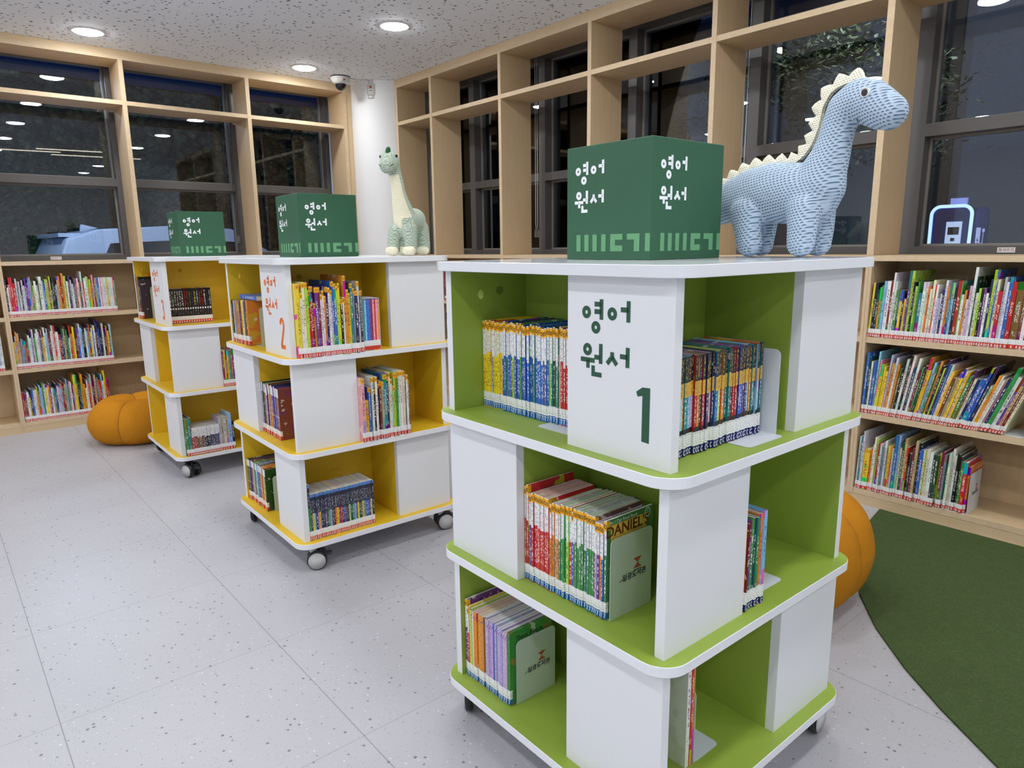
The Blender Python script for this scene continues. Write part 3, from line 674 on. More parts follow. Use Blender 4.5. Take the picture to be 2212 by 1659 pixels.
def tower(k, mat, cap, txt, label):
    x, y, t = UNIT[k]; r = thing('book_tower', label, 'bookcase', (x, y, 0), t, 'white book towers on casters')
    rot = lambda p, n, flip: ((p[0], -p[1] if flip else p[1]) if n == 0 else rot((-p[1], p[0]), n - 1, flip))
    def slab(nm, x0, x1, y0, y1, z0, z1, n, flip, mats, inner):
        q = [rot(p, n, flip) for p in ((x0, y0), (x1, y1))]
        X, Y = sorted((q[0][0], q[1][0])), sorted((q[0][1], q[1][1])); m = MB()
        m.box(X[0], X[1], Y[0], Y[1], z0, z1, 0, {inner: 1} if inner else None); return m.build(nm, mats, r)
    inn = {False: ['+x', '+y', '-x', '-y'], True: ['+x', '-y', '-x', '+y']}
    for z0, z1, flip in ((Z1, ZT - TP, False), (Z2, Z1 - TP, True), (Z3, Z2 - TP, False)):
        z0 += 0.0002; z1 -= 0.0002
        for n in range(4):
            sides = ['+x', '+y', '-x', '-y']; s = sides[n]
            if flip and s in ('+y', '-y'): s = {'+y': '-y', '-y': '+y'}[s]
            p = slab('panel', -A, -A + T, -A, -MW, z0, z1, n, flip, [WHITE, mat], s)
            slab('divider', -A + T + 0.0002, MW - 0.0002, -MW - T, -MW, z0, z1, n, flip, [mat], None)
            if z0 > Z1 and n == 0:
                m = MB(); fr = lambda a, c: (-A - 0.0005, -a, c)
                hangul(m, fr)
                for pts, wd in NUM[k]: m.ribbon(pts, wd, fr)
                if k == 1: m.poly2([(0.285, 0.9365), (0.303, 0.9355), (0.303, 1.0415), (0.2845, 1.0405), (0.270, 1.0305), (0.2735, 1.0215), (0.285, 1.0245)], fr)
                m.build('lettering', txt, p)
    P = rrect(-A - OV, A + OV, -A - OV, A + OV, 0.062, 10)
    for z in (Z3, Z2, Z1): m = MB(); m.prism(P, z - TP, z, 0, 1, 0, ch=0.0011, smooth=False); m.build('shelf', [EDGE, mat], r)
    m = MB(); m.prism(P, ZT - TP, ZT, 0, 0, 0, ch=0.0011); m.build('top', plain('gloss_white_top', rgb(226, 229, 234), 0.12, 0.0) if k == 1 else TOPM, r)
    for pos in ((-A + T + 0.0006, 0.24, Z1 + 0.30, 'x'), (0.24, A - T - 0.0006, Z1 + 0.30, 'y'), (-0.20, -MW - T - 0.0006, Z1 + 0.30, 'y'), (-0.20, A - T - 0.0006, Z1 + 0.30, 'y')):
        m = MB(); m.lathe([(0.0, -0.0004), (0.011, -0.0004), (0.011, 0.0004), (0.0, 0.0004)], 20, pos[:3], pos[3], smooth=False); m.build('screw_cap', cap, r)
    zb = Z3 - TP
    for (cx, cy_), a in zip(((-0.315, -0.315), (0.315, -0.315), (-0.315, 0.315), (0.315, 0.315)), {1: (0.5, 0.1, 0.9, 2.4), 2: (-0.44, -0.28, 1.0, 2.4), 3: (-1.15, 0.3, 0.35, 2.4)}[k]):
        c = Matrix.Translation((cx, cy_, 0)) @ Matrix.Rotation(a, 4, 'Z')
        def ob(m, nm, mat_, par): o = m.build(nm, mat_, par); return o
        m = MB(); m.box(-0.032, 0.032, -0.032, 0.032, zb - 0.004, zb - 0.0002); m.lathe([(0.0, zb - 0.020), (0.027, zb - 0.020), (0.029, zb - 0.004), (0.0, zb - 0.004)], 24); m.tube([(0.0, -0.012, zb - 0.018), (0.022, -0.012, 0.036)], 0.012, 8); m.tube([(0.0, 0.012, zb - 0.018), (0.022, 0.012, 0.036)], 0.012, 8)
        f = m.build('caster', GREYP if k != 3 else DARKG, r); f.location = (cx, cy_, 0); f.rotation_euler = (0, 0, a)
        for s in (-1, 1):
            m = MB(); m.lathe([(0.0, -0.011), (0.034, -0.011), (0.0405, -0.007), (0.0405, 0.007), (0.034, 0.011), (0.0, 0.011)], 32, (0.022, s * 0.026, 0.0408), 'y'); wh = m.build('wheel', BLACK, f)
            m = MB(); m.lathe([(0.0, 0.0), (0.034, 0.0), (0.035, -0.002), (0.0, -0.002)], 32, (0.022, s * 0.0385, 0.0408), 'y'); m.lathe([(0.0, 0.0025), (0.013, 0.0025), (0.0145, 0.0)], 24, (0.022, s * 0.0385, 0.0408), 'y')
            # hub cap disc sits just proud of the tyre's face
            hub = m.build('hub_cap', GREYP, f)
        m = MB(); m.box(0.052, 0.082, -0.012, 0.012, 0.052, 0.062); m.box(0.036, 0.056, -0.010, 0.010, 0.056, 0.074); m.build('brake_pedal', DARKG, f)
    return r
TOPM = plain('gloss_white_top_rear', rgb(230, 232, 236), 0.25, 0.0)
tower(1, GREEN, CAPG, TXTG, 'nearest white book tower, lime green inside, numbered in dark green')
tower(2, YELLOW, CAPY, TXTO, 'middle white book tower, yellow inside, lettered in orange, sage toy on top')
tower(3, YELLOW, CAPY, TXTO, 'rear white book tower, yellow inside, farthest from the green one')

# green sign boxes on the tower tops
def sign(k, lx, ly, rz, label):
    S, Hh = 0.267, 0.268
    o_ = umat(k) @ Vector((lx, ly, ZT + 0.0005))
    m = MB(); m.prism([(-S / 2, -S / 2), (S / 2, -S / 2), (S / 2, S / 2), (-S / 2, S / 2)], 0, Hh, ch=0.0015)
    o = m.build('sign_box', SIGN, None, o_, UNIT[k][2] + rz); tag(o, label, 'sign', 'green cube signs on the towers')
    # lettering: the panel strokes shrunk to the cube's face
    for nm, mt in (('lettering', TXTW), ('printed_pattern', SIGNL)):
        m = MB()
        for face in range(4):
            def fr(a, c, f=face):
                p = (a, -S / 2 - 0.0006) if f == 0 else ((S / 2 + 0.0006, a) if f == 1 else ((-a, S / 2 + 0.0006) if f == 2 else (-S / 2 - 0.0006, -a)))
                return (p[0], p[1], c)
            if nm == 'lettering':
                tr = lambda a, c: fr((a - 0.1385) * 0.756 - 0.095, (c - 1.1715) * 0.773 + 0.2104)
                hangul(m, tr, 0.0096)
            else:
                z0, z1 = 0.0195, 0.0595
                def bar(a0, a1, c0=z0, c1=z1): m.poly2([(a0, c0), (a1, c0), (a1, c1), (a0, c1)], fr)
                for a0 in (-0.100, -0.0725, -0.045, -0.016): bar(a0, a0 + 0.0145)
                bar(0.013, 0.0285); bar(0.0285, 0.051, z1 - 0.0135, z1); bar(0.0285, 0.051, z0, z0 + 0.0135)
                bar(0.086, 0.1025); bar(0.0645, 0.086, z1 - 0.0135, z1); bar(0.1185, 0.1325)
        m.build(nm, mt, o)
sign(1, 0.040, 0.053, 0.0008, 'largest green cube sign, on top of the green tower')
sign(2, -0.006 + 0.0, 0.120, -0.026, 'green cube sign beside the sage toy dinosaur on the middle tower')
sign(3, -0.010, 0.162, -0.034, 'smallest green cube sign, on top of the rear yellow tower')

# ------------------------------------------------------------------ poufs
def pouf(x, y, R, H, lobes, a0, label):
    r = thing('pouf', label, 'pouf', (x, y, 0.0075 if x > 2 else 0.0), a0, 'orange felt pumpkin poufs')
    prof = [(0.0, 0.03), (0.35, 0.008), (0.62, 0.0), (0.80, 0.06), (0.93, 0.20), (1.0, 0.42), (0.985, 0.60), (0.90, 0.80), (0.74, 0.94), (0.55, 1.0), (0.36, 0.985), (0.20, 0.93), (0.09, 0.84), (0.0, 0.80)]
    def fn(q, rr, hh):
        c = abs(math.sin(q * lobes / 2)) ** 0.55; k = 1 - 0.085 * (1 - c)
        return rr * R * k, hh * H * (1 - 0.06 * (1 - c) * (1 if hh > 0.5 else 0))
    # smooth the profile
    P = []
    for i in range(len(prof) - 1):
        p0, p1, p2, p3 = prof[max(i - 1, 0)], prof[i], prof[i + 1], prof[min(i + 2, len(prof) - 1)]
        for s in range(5):
            t = s / 5; P.append(tuple(0.5 * (2 * b_ + (c_ - a_) * t + (2 * a_ - 5 * b_ + 4 * c_ - d_) * t * t + (3 * b_ - a_ - 3 * c_ + d_) * t ** 3) for a_, b_, c_, d_ in zip(p0, p1, p2, p3)))
    P.append(prof[-1]); P[0] = (0.0, P[0][1]); P = [(max(0.0, a_), max(0.0, h)) for a_, h in P]
    m = MB(); m.lathe(P, 160, fn=fn); m.build('cushion', FELT, r)
    m = MB()
    for k in range(lobes):
        q = 2 * PI * k / lobes
        pts = []
        for (rr, hh) in P[16:60:2]:
            a_, h_ = fn(q, rr, hh); pts.append((a_ * math.cos(q) * 1.004, a_ * math.sin(q) * 1.004, h_ + 0.002))
        m.tube(pts, 0.0028, 6)
    m.build('seam', FELTS, r)
pouf(1.07, 5.35, 0.325, 0.30, 5, math.radians(-127), 'orange pumpkin pouf on the grey floor by the far bookcases')
pouf(2.36, 1.23, 0.335, 0.40, 5, math.radians(200), 'orange pumpkin pouf behind the green tower at the carpet edge')
# ------------------------------------------------------------------ knitted toys
def blob(name, chains, voxel, smooth, mat, parent, squash=None):
    """one continuous stuffed body: overlapping balls along chains [(p, r), ...] fused into a single skin"""
    bm = bmesh.new()
    for ch in chains:
        pts = [(Vector(p), r) for p, r in ch]
        if len(pts) == 1: pts = pts * 2
        for (p, r), (q, s) in zip(pts, pts[1:]):
            n = max(1, int((q - p).length / (0.28 * min(r, s))))
            for k in range(n + 1):
                t = k / n; t2 = t * t * (3 - 2 * t) * 0.4 + t * 0.6
                bmesh.ops.create_icosphere(bm, subdivisions=3, radius=r + (s - r) * t2, matrix=Matrix.Translation(p.lerp(q, t)))
    me = bpy.data.meshes.new(name); bm.to_mesh(me); bm.free()
    o = place(name, me)
    md = o.modifiers.new('r', 'REMESH'); md.mode = 'VOXEL'; md.voxel_size = voxel; md.use_smooth_shade = True
    md = o.modifiers.new('s', 'SMOOTH'); md.factor = 0.5; md.iterations = smooth
    dg = bpy.context.evaluated_depsgraph_get()
    me2 = bpy.data.meshes.new_from_object(o.evaluated_get(dg)); me2.name = name
    o.modifiers.clear(); o.data = me2; bpy.data.meshes.remove(me)
    me2.materials.clear(); me2.materials.append(mat)
    me2.polygons.foreach_set('use_smooth', [True] * len(me2.polygons))
    if parent is not None: o.parent = parent
    return o
U1 = UNIT[1]
base = umat(1) @ Vector((0.30, -0.18, ZT + 0.0005))
dino = thing('toy_dinosaur', 'blue knitted toy dinosaur with cream back spikes, on the green tower', 'soft toy', base, U1[2], 'knitted toy dinosaurs')
J = lambda x, y, z: (x - 0.30, y + 0.18, z - ZT)
C = lambda lst: [(J(*p), r) for p, r in lst]
body = blob('body', [
    C([((.30, .085, 1.362), .022), ((.30, .045, 1.378), .033), ((.30, -.005, 1.398), .046), ((.30, -.06, 1.414), .062), ((.30, -.10, 1.420), .070), ((.30, -.150, 1.423), .0745), ((.30, -.20, 1.418), .0735), ((.30, -.242, 1.408), .0665), ((.30, -.258, 1.430), .062)]),
    C([((.30, -.258, 1.430), .062), ((.30, -.268, 1.462), .052), ((.30, -.281, 1.495), .044), ((.30, -.290, 1.530), .0385), ((.30, -.298, 1.566), .038), ((.30, -.312, 1.597), .042), ((.30, -.340, 1.611), .0465), ((.30, -.362, 1.603), .0475), ((.30, -.388, 1.585), .0435), ((.30, -.405, 1.5755), .0385)]),
    C([((.255, -.250, 1.375), .040), ((.243, -.256, 1.335), .034), ((.242, -.255, 1.2985), .0318)]),
    C([((.345, -.240, 1.375), .040), ((.357, -.240, 1.335), .034), ((.358, -.238, 1.2985), .0318)]),
    C([((.255, -.103, 1.375), .043), ((.245, -.112, 1.335), .033), ((.243, -.120, 1.2985), .0318)]),
    C([((.345, -.090, 1.375), .043), ((.357, -.088, 1.335), .033), ((.358, -.083, 1.2985), .0318)]),
], 0.0042, 10, KNITB, dino)
# cream scalloped crest: a thick knitted band following the back
crest = [(.085, 1.372), (.060, 1.402), (.030, 1.428), (-.002, 1.452), (-.032, 1.470), (-.074, 1.486), (-.113, 1.4925), (-.148, 1.4925), (-.185, 1.492), (-.212, 1.505), (-.232, 1.530), (-.244, 1.560), (-.250, 1.590), (-.255, 1.613), (-.272, 1.640), (-.297, 1.653), (-.325, 1.657), (-.352, 1.651)]
def dense(pts, n):
    out = []
    for i in range(len(pts) - 1):
        p0, p1, p2, p3 = pts[max(i - 1, 0)], pts[i], pts[i + 1], pts[min(i + 2, len(pts) - 1)]
        for s in range(n):
            t = s / n; out.append(tuple(0.5 * (2 * b_ + (c_ - a_) * t + (2 * a_ - 5 * b_ + 4 * c_ - d_) * t * t + (3 * b_ - a_ - 3 * c_ + d_) * t ** 3) for a_, b_, c_, d_ in zip(p0, p1, p2, p3)))
    out.append(pts[-1]); return out
dp = dense(crest, 10); m = MB(); n = len(dp); L = [0.0]
for a_, b_ in zip(dp, dp[1:]): L.append(L[-1] + math.hypot(b_[0] - a_[0], b_[1] - a_[1]))
for i, (y, z) in enumerate(dp):
    a_, b_ = dp[max(i - 1, 0)], dp[min(i + 1, n - 1)]; t = Vector((b_[0] - a_[0], b_[1] - a_[1])).normalized(); nn = Vector((t.y, -t.x))
    if nn.y < 0 and abs(nn.y) > 0.2 or (abs(nn.y) <= 0.2 and nn.x < 0): nn = -nn
    ph = (L[i] / 0.0335) % 1.0; hgt = 0.0075 + 0.0165 * (1 - abs(2 * ph - 1)) ** 0.8
    hgt *= min(1, (n - 1 - i) / 6 + 0.15)
    for dx, k in ((-0.006, -0.006), (-0.0055, hgt * 0.6), (-0.002, hgt), (0.002, hgt), (0.0055, hgt * 0.6), (0.006, -0.006)):
        p = J(.30 + dx, y + nn.x * k, z + nn.y * k); m.v.append(p)
for i in range(n - 1):
    for k in range(5): m.f.append((i * 6 + k, i * 6 + k + 1, (i + 1) * 6 + k + 1, (i + 1) * 6 + k)); m.mi.append(0); m.sm.append(True)
m.f.append(tuple(range(6))); m.mi.append(0); m.sm.append(False); m.f.append(tuple((n - 1) * 6 + k for k in reversed(range(6)))); m.mi.append(0); m.sm.append(False)
m.build('crest', KNITC, dino)
for s in (-1, 1):
    ex = -0.0445 * -s if False else s * 0.0452
    ey, ez = J(.30, -.370, 1.6165)[1:]
    dsk = lambda r, h, hy=0.0, hz=0.0: [(ex + s * h, ey + hy + r * math.cos(q * PI / 10), ez + hz + r * 1.05 * math.sin(q * PI / 10)) for q in range(20)]
    m = MB(); a_, b_ = dsk(0.0098, -0.006), dsk(0.0098, 0.0012); m.add(a_ + b_, [tuple(range(20)), tuple(20 + i for i in range(20))] + [(i, (i + 1) % 20, 20 + (i + 1) % 20, 20 + i) for i in range(20)]); e_ = m.build('eye_patch', FELTW, dino)
    m = MB(); a_, b_ = dsk(0.0066, 0.0013, 0, -0.0015), dsk(0.0058, 0.0036, 0, -0.0015); m.add(a_ + b_, [tuple(20 + i for i in range(20))] + [(i, (i + 1) % 20, 20 + (i + 1) % 20, 20 + i) for i in range(20)])
    for q in (40, 62, 85, 108, 132):
        c_, s_ = math.cos(math.radians(q)), math.sin(math.radians(q)); m.tube([(ex + s * 0.002, ey + 0.005 * c_, ez - 0.0015 + 0.005 * s_), (ex + s * 0.0022, ey + 0.0088 * c_, ez - 0.0015 + 0.0094 * s_)], 0.0007, 5)
    m.build('eye', EYEB, e_)
m = MB(); m.tube([J(.30 - 0.0325, -.352, 1.566), J(.30 - 0.022, -.349, 1.5625), J(.30, -.348, 1.561)], 0.0010, 6); m.build('mouth', EYEB, dino)

# sage green dinosaur on the middle tower, walking towards the viewer
U2 = UNIT[2]
base2 = umat(2) @ Vector((0.245, -0.245, ZT + 0.0005))
sage = thing('toy_dinosaur', 'sage green knitted toy dinosaur with cream belly, in front of the column', 'soft toy', base2, U2[2], 'knitted toy dinosaurs')
J = lambda x, y, z: (x - 0.245, y + 0.245, z - ZT)
fw = Vector((-0.76, -0.65, 0)).normalized(); lt = Vector((0.65, -0.76, 0)).normalized()     # forward, and towards its left flank
ft = [(.170, -.258), (.216, -.322), (.278, -.165), (.336, -.236)]
ht = [1.375, 1.375, 1.385, 1.385]
bc = [Vector((.225, -.275)), Vector((.225, -.275)), Vector((.300, -.205)), Vector((.300, -.205))]
legs = []
for (x, y), h, c_ in zip(ft, ht, bc):
    tx, ty = c_.x + (x - c_.x) * 0.72, c_.y + (y - c_.y) * 0.72
    legs.append(C([((tx, ty, h), .036), ((x * 0.9 + tx * 0.1, y * 0.9 + ty * 0.1, 1.335), .0285), ((x, y, 1.2985), .0275)]))
blob('body', [
    C([((.222, -.278, 1.408), .052), ((.245, -.255, 1.404), .058), ((.280, -.225, 1.408), .0585), ((.310, -.200, 1.420), .0535), ((.335, -.178, 1.400), .043), ((.365, -.150, 1.372), .029), ((.392, -.126, 1.352), .016)]),
    C([((.226, -.272, 1.420), .050), ((.214, -.272, 1.458), .042), ((.205, -.272, 1.492), .0345), ((.199, -.270, 1.530), .0285), ((.195, -.267, 1.575), .0265), ((.186, -.265, 1.612), .0270), ((.170, -.268, 1.648), .036), ((.160, -.274, 1.660), .0405)]),
    C([((.160, -.274, 1.658), .0405), ((.148, -.284, 1.642), .0375), ((.140, -.290, 1.636), .0345)]),
] + legs, 0.0042, 10, KNITG, sage)
# cream chest: a strip of knit wrapped over the front of neck and chest
m = MB(); strip = [((.207, -.253, 1.352), .046, .046, 0.85), ((.205, -.262, 1.372), .056, .056, 0.88), ((.205, -.264, 1.402), .060, .056, 0.80), ((.205, -.264, 1.430), .057, .053, 0.72), ((.203, -.266, 1.460), .045, .0445, 0.78), ((.200, -.268, 1.492), .037, .037, 0.85), ((.196, -.268, 1.530), .0305, .0305, 0.95), ((.193, -.266, 1.570), .0282, .0282, 1.0), ((.187, -.266, 1.602), .0285, .0285, 1.05)]
cpt = [((.238, -.262, 1.352), .044), ((.228, -.271, 1.385), .0555), ((.225, -.273, 1.410), .0535), ((.221, -.272, 1.436), .0480), ((.2135, -.272, 1.460), .0420), ((.205, -.272, 1.492), .0350), ((.199, -.270, 1.530), .0292), ((.195, -.267, 1.570), .0270), ((.189, -.266, 1.604), .0272)]
dd = []
for i in range(len(cpt) - 1):
    for s in range(4):
        t = s / 4; dd.append((Vector(cpt[i][0]).lerp(Vector(cpt[i + 1][0]), t), cpt[i][1] + (cpt[i + 1][1] - cpt[i][1]) * t))
dd.append((Vector(cpt[-1][0]), cpt[-1][1]))
NN = 15
for i, (c_, r_) in enumerate(dd):
    f_ = i / (len(dd) - 1); half = (0.70 if f_ < 0.02 else 0.92 + 0.16 * math.sin(f_ * PI)) * (1.0 if f_ > 0.12 else 0.35 + f_ * 5.4)
    for k in range(NN):
        q = (k / (NN - 1) * 2 - 1) * half; d_ = fw * math.cos(q) + lt * math.sin(q)
        e_ = 0.0032 if 0 < k < NN - 1 and 0 < i < len(dd) - 1 else -0.004
        p = c_ + d_ * (r_ + e_); m.v.append(J(p.x, p.y, p.z))
for i in range(len(dd) - 1):
    for k in range(NN - 1): m.f.append((i * NN + k, i * NN + k + 1, (i + 1) * NN + k + 1, (i + 1) * NN + k)); m.mi.append(0); m.sm.append(True)
m.build('chest_panel', KNITF, sage)
for i, (x, y) in enumerate(ft):
    p = Vector((x, y, 1.2888)) + fw * 0.010
    f_ = blob('foot', [C([((p.x, p.y, p.z), .0205), ((p.x + fw.x * .016 + lt.x * .011, p.y + fw.y * .016 + lt.y * .011, p.z - .001), .0185), ((p.x + fw.x * .016 - lt.x * .011, p.y + fw.y * .016 - lt.y * .011, p.z - .001), .0185), ((p.x, p.y, p.z), .0205)]), C([((x, y, 1.2905), .0225)])], 0.003, 4, KNITF, sage)
for s, e in ((1, (.160, -.274, 1.668)), (-1, (.160, -.274, 1.668))):
    c_ = Vector(e) + lt * s * 0.0345 + fw * 0.016 + Vector((0, 0, 0.006)); m = MB()
    m.lathe([(0.0, 0.0052), (0.0035, 0.0045), (0.0058, 0.0022), (0.0064, 0.0), (0.0, -0.003)], 18); d_ = (lt * s + fw * 0.35 + Vector((0, 0, 0.15))).normalized()
    rot_ = d_.to_track_quat('Z', 'Y').to_matrix(); m.v = [J(*(c_ + rot_ @ Vector(v))) for v in m.v]; m.build('eye', EYEB, sage)
m = MB(); c_ = Vector((.1435, -.2895, 1.687)); m.lathe([(0.0, -0.027), (0.0055, -0.022), (0.010, -0.008), (0.0112, 0.006), (0.0098, 0.017), (0.005, 0.0235), (0.0, 0.0245)], 18); m.v = [J(*(c_ + lt * v[0] + fw * (v[1] * 0.75) + Vector((0, 0, v[2])) - fw * v[2] * 0.35)) for v in m.v]; m.build('horn', CRESTG, sage)
for s in (1, -1):
    c_ = Vector((.141, -.290, 1.632)); pts = []
    for k in range(5):
        q = 0.55 + 0.12 * k; d_ = (fw * math.cos(q) + lt * s * math.sin(q)); pts.append(J(*(c_ + d_ * 0.0368 + Vector((0, 0, 0.004 * (k / 4) ** 2 * 2)))))
    m = MB(); m.tube(pts, 0.0011, 6); m.build('mouth_stitch', EYEB, sage)
# ------------------------------------------------------------------ books
PAL = dict(w=(228, 228, 224, 'white'), c=(228, 220, 188, 'cream'), y=(238, 202, 50, 'yellow'), o=(224, 136, 44, 'orange'), r=(196, 44, 42, 'red'), m=(120, 38, 50, 'maroon'), p=(228, 150, 166, 'pink'), v=(104, 60, 138, 'purple'),
           b=(46, 100, 186, 'blue'), n=(38, 48, 96, 'navy'), s=(136, 188, 224, 'sky blue'), t=(44, 132, 138, 'teal'), g=(66, 142, 76, 'green'), l=(176, 206, 74, 'lime'), d=(32, 78, 48, 'dark green'), k=(28, 28, 32, 'black'),
           a=(132, 138, 146, 'grey'), i=(192, 202, 206, 'pale grey'), e=(122, 82, 56, 'brown'), h=(190, 168, 126, 'tan'), f=(62, 66, 76, 'charcoal'), u=(190, 170, 210, 'lavender'))
_O1 = 'first second third fourth fifth sixth seventh eighth ninth tenth eleventh twelfth thirteenth fourteenth fifteenth sixteenth seventeenth eighteenth nineteenth'.split()
_T = {20: 'twenty', 30: 'thirty', 40: 'forty', 50: 'fifty', 60: 'sixty', 70: 'seventy', 80: 'eighty'}
def ordinal(n):
    if n < 20: return _O1[n - 1]
    t = _T[n // 10 * 10]; return (t[:-1] + 'ieth') if n % 10 == 0 else t + '-' + _O1[n % 10 - 1]
_mc = {}
def cached(key, fn):
    if key not in _mc: _mc[key] = fn()
    return _mc[key]
GLY = {'7': [[(-.42, .5), (.42, .5), (-.05, -.5)]], 'C': [[(.38, .36), (.0, .5), (-.36, .25), (-.42, 0), (-.36, -.25), (0, -.5), (.38, -.36)]],
       '8': [ring2(0, .25, .32, .25, 8) + [(.32, .25)], ring2(0, -.25, .40, .25, 8) + [(.40, -.25)]], 'E': [[(.38, .5), (-.38, .5), (-.38, -.5), (.38, -.5)], [(-.38, 0), (.28, 0)]]}
def book_mesh(t, h, d, style, thick):
    b = 0.0022 if thick else 0.0004
    m = MB()
    m.box(0, b, b, d, 0, h, 0); m.box(t - b, t, b, d, 0, h, 0)
    k = len(m.f); m.box(0, t, 0, b, 0, h, 0, {'-y': 1})
    m.uv = {k + 2: [(0, 0), (1, 0), (1, 1), (0, 1)]}
    return m.mesh('book', [BOARD, SPINE[style]])
def page_mesh(t, h, d, thick):
    b = 0.0023 if thick else 0.0005; q = 0.003 if thick else 0.0008
    m = MB(); m.box(b, t - b, b, d - q, 0.0012, h - q); return m.mesh('pages', [PAGES])
def label_mesh(t, foot, glyph, z0, z1):
    m = MB(); e = 0.0005; m.box(-0.0003, t + 0.0003, -e, 0.008, z0, z1)
    if glyph:
        gh = 0.0098; gw = min(0.0066, t * 0.80)
        for st in GLY[glyph]: m.ribbon([(t / 2 + a * gw, z0 + 0.0066 + c * gh) for a, c in st], 0.0017 if t > 0.005 else 0.0012, lambda a, c: (a, -e - 0.0003, c), False, 1)
    return m.mesh('spine_label', [FOOT[foot], TXTW])
def stick_mesh(t, h):
    m = MB(); m.box(-0.0003, t + 0.0003, -0.0005, 0.010, h - 0.0215, h - 0.002); gw = min(0.0056, t * 0.72)
    m.ribbon(ring2(t / 2, h - 0.0125, gw / 2, 0.0042, 10), 0.0014, lambda a, c: (a, -0.0008, c), True, 1); return m.mesh('top_sticker', [STICK, INK])
nbooks = 0
def book(Mx, name, cat, label, group, c, t, h, d, style='plain', foot='red', glyph='8', sticker=False, lean=0.0, thick=False, lz=(0.002, 0.040)):
    global nbooks; nbooks += 1
    t, h, d = round(t * 2000) / 2000, round(h * 400) / 400, round(d * 200) / 200
    R = Mx @ Matrix.Translation((0, 0, t * math.sin(lean) if lean > 0 else 0)) @ Matrix.Rotation(lean, 4, 'Y')
    o = place(name, cached(('b', t, h, d, style, thick), lambda: book_mesh(t, h, d, style, thick))); o.matrix_world = R
    tag(o, label, cat, group)
    q = PAL[c]; j = [max(0, min(255, x + rnd.uniform(-13, 13))) for x in q[:3]]; o.color = (*rgb(*j), 1.0)
    place('pages', cached(('p', t, h, d, thick), lambda: page_mesh(t, h, d, thick)), o)
    if foot: place('spine_label', cached(('l', t, foot, glyph, lz), lambda: label_mesh(t, foot, glyph, *lz)), o)
    if sticker: place('top_sticker', cached(('s', t, h), lambda: stick_mesh(t, h)), o)
    return o
def row(Mz, x0, tokens, limit, y, depth, name, cat, word, place_, group, style='plain', foot='red', glyph='8', sticker=False, lean=None, jy=0.004, jh=0.0, styles=None, repeat=False, thick=lambda h, t: t > 0.0085, dh=None, start=1, lz=(0.002, 0.040), rev=False, on=None):
    toks = tokens.split(); x = x0; i = 0; seq = []
    while True:
        if i >= len(toks) and not repeat: break
        tk = toks[i % len(toks)]; a = tk[1:].split('/')
        h = float(a[0]) / 100 if a[0] else dh[0]; t = float(a[1]) / 1000 if len(a) > 1 else dh[1]
        if jh: h += rnd.uniform(-jh, jh)
        t *= 1.0
        th = lean(x) if lean else 0.0
        if seq: x = seq[-1][3] + seq[-1][2] * math.cos(seq[-1][4]) + t * math.sin(th) * math.tan(seq[-1][4]) + (0.0009 if lean else 0.0006)
        if x + t > limit: break
        seq.append((tk[0], h, t, x, th)); i += 1
    for n, (c, h, t, xx, th) in enumerate(seq):
        st = styles(n, xx, c) if styles else style
        dd = depth if not callable(depth) else depth(h)
        yy = y + rnd.uniform(-jy, jy)
        o = book(Mz @ Matrix.Translation((xx, yy, 0.0022 if on and xx + t > on[0] and xx < on[1] else 0.0003)), name, cat, '%s %s, %s from left, %s' % (PAL[c][3], word, ordinal(n + start), place_), group, c, t, h, dd, st, foot, glyph, sticker if not callable(sticker) else sticker(n, h), th, thick(h, t), lz)
    return seq[-1][3] + seq[-1][2]
def LF(k, z): return umat(k) @ Matrix.Translation((0, 0, z)) @ Matrix.Rotation(-PI / 2, 4, 'Z')
def RF(k, z): return umat(k) @ Matrix.Translation((0, 0, z))
ER = dict(name='early_reader', cat='book', foot='blue', glyph='7', sticker=True)
# green tower
row(LF(1, Z1), -0.3285, 'y/6 y/7 y/6 y/7 y/5 i/6 m/6 y/7 y/7 y/7 y/6 y/7 b/5 b/7 g/6 b/6 b/7 d/5 l/7 b/8 v/6 b/6 g/5 b/7 b/6 b/7 b/7 b/6 n/6 t/5 b/7 b/6 b/7 b/7 m/5 b/7 b/6 l/6 t/5 d/6 m/6 t/7 c/5 r/8 r/7 r/7 r/6 r/7 e/5 b/7 g/6 r/7 r/7 r/6 b/7 r/7 g/7 b/6', 0.038, -0.262, 0.145, **ER, word='early reader', place_='top left bay of green tower', group='early readers in the top left bay, green tower', style='reader', dh=(0.2265, 0.007), jh=0.004, jy=0.003, on=(-0.0695, 0.042))
row(RF(1, Z1), -0.3295, 't/7 n/7 s/7 o/7 t/7 g/7 n/7 n/8 i/7 o/7 t/8 t/6 s/7 u/7 r/7 o/7 d/7 r/8 f/6 n/7 v/7 p/7 n/7 b/8 l/7 r/8 o/9 e/6 t/7 t/7 m/7 r/7 r/6 k/7 b/8 b/8 v/7 n/7 s/8 o/8', 0.0235, -0.305, 0.14, name='science_reader', cat='book', word='black-topped science reader', place_='top right bay of green tower', group='black-topped science readers in the green tower', style='science', foot='navy', glyph='C', dh=(0.2, 0.007), jh=0.002, jy=0.0035, lz=(0.002, 0.046), repeat=True, on=(-0.0995, 0.037))
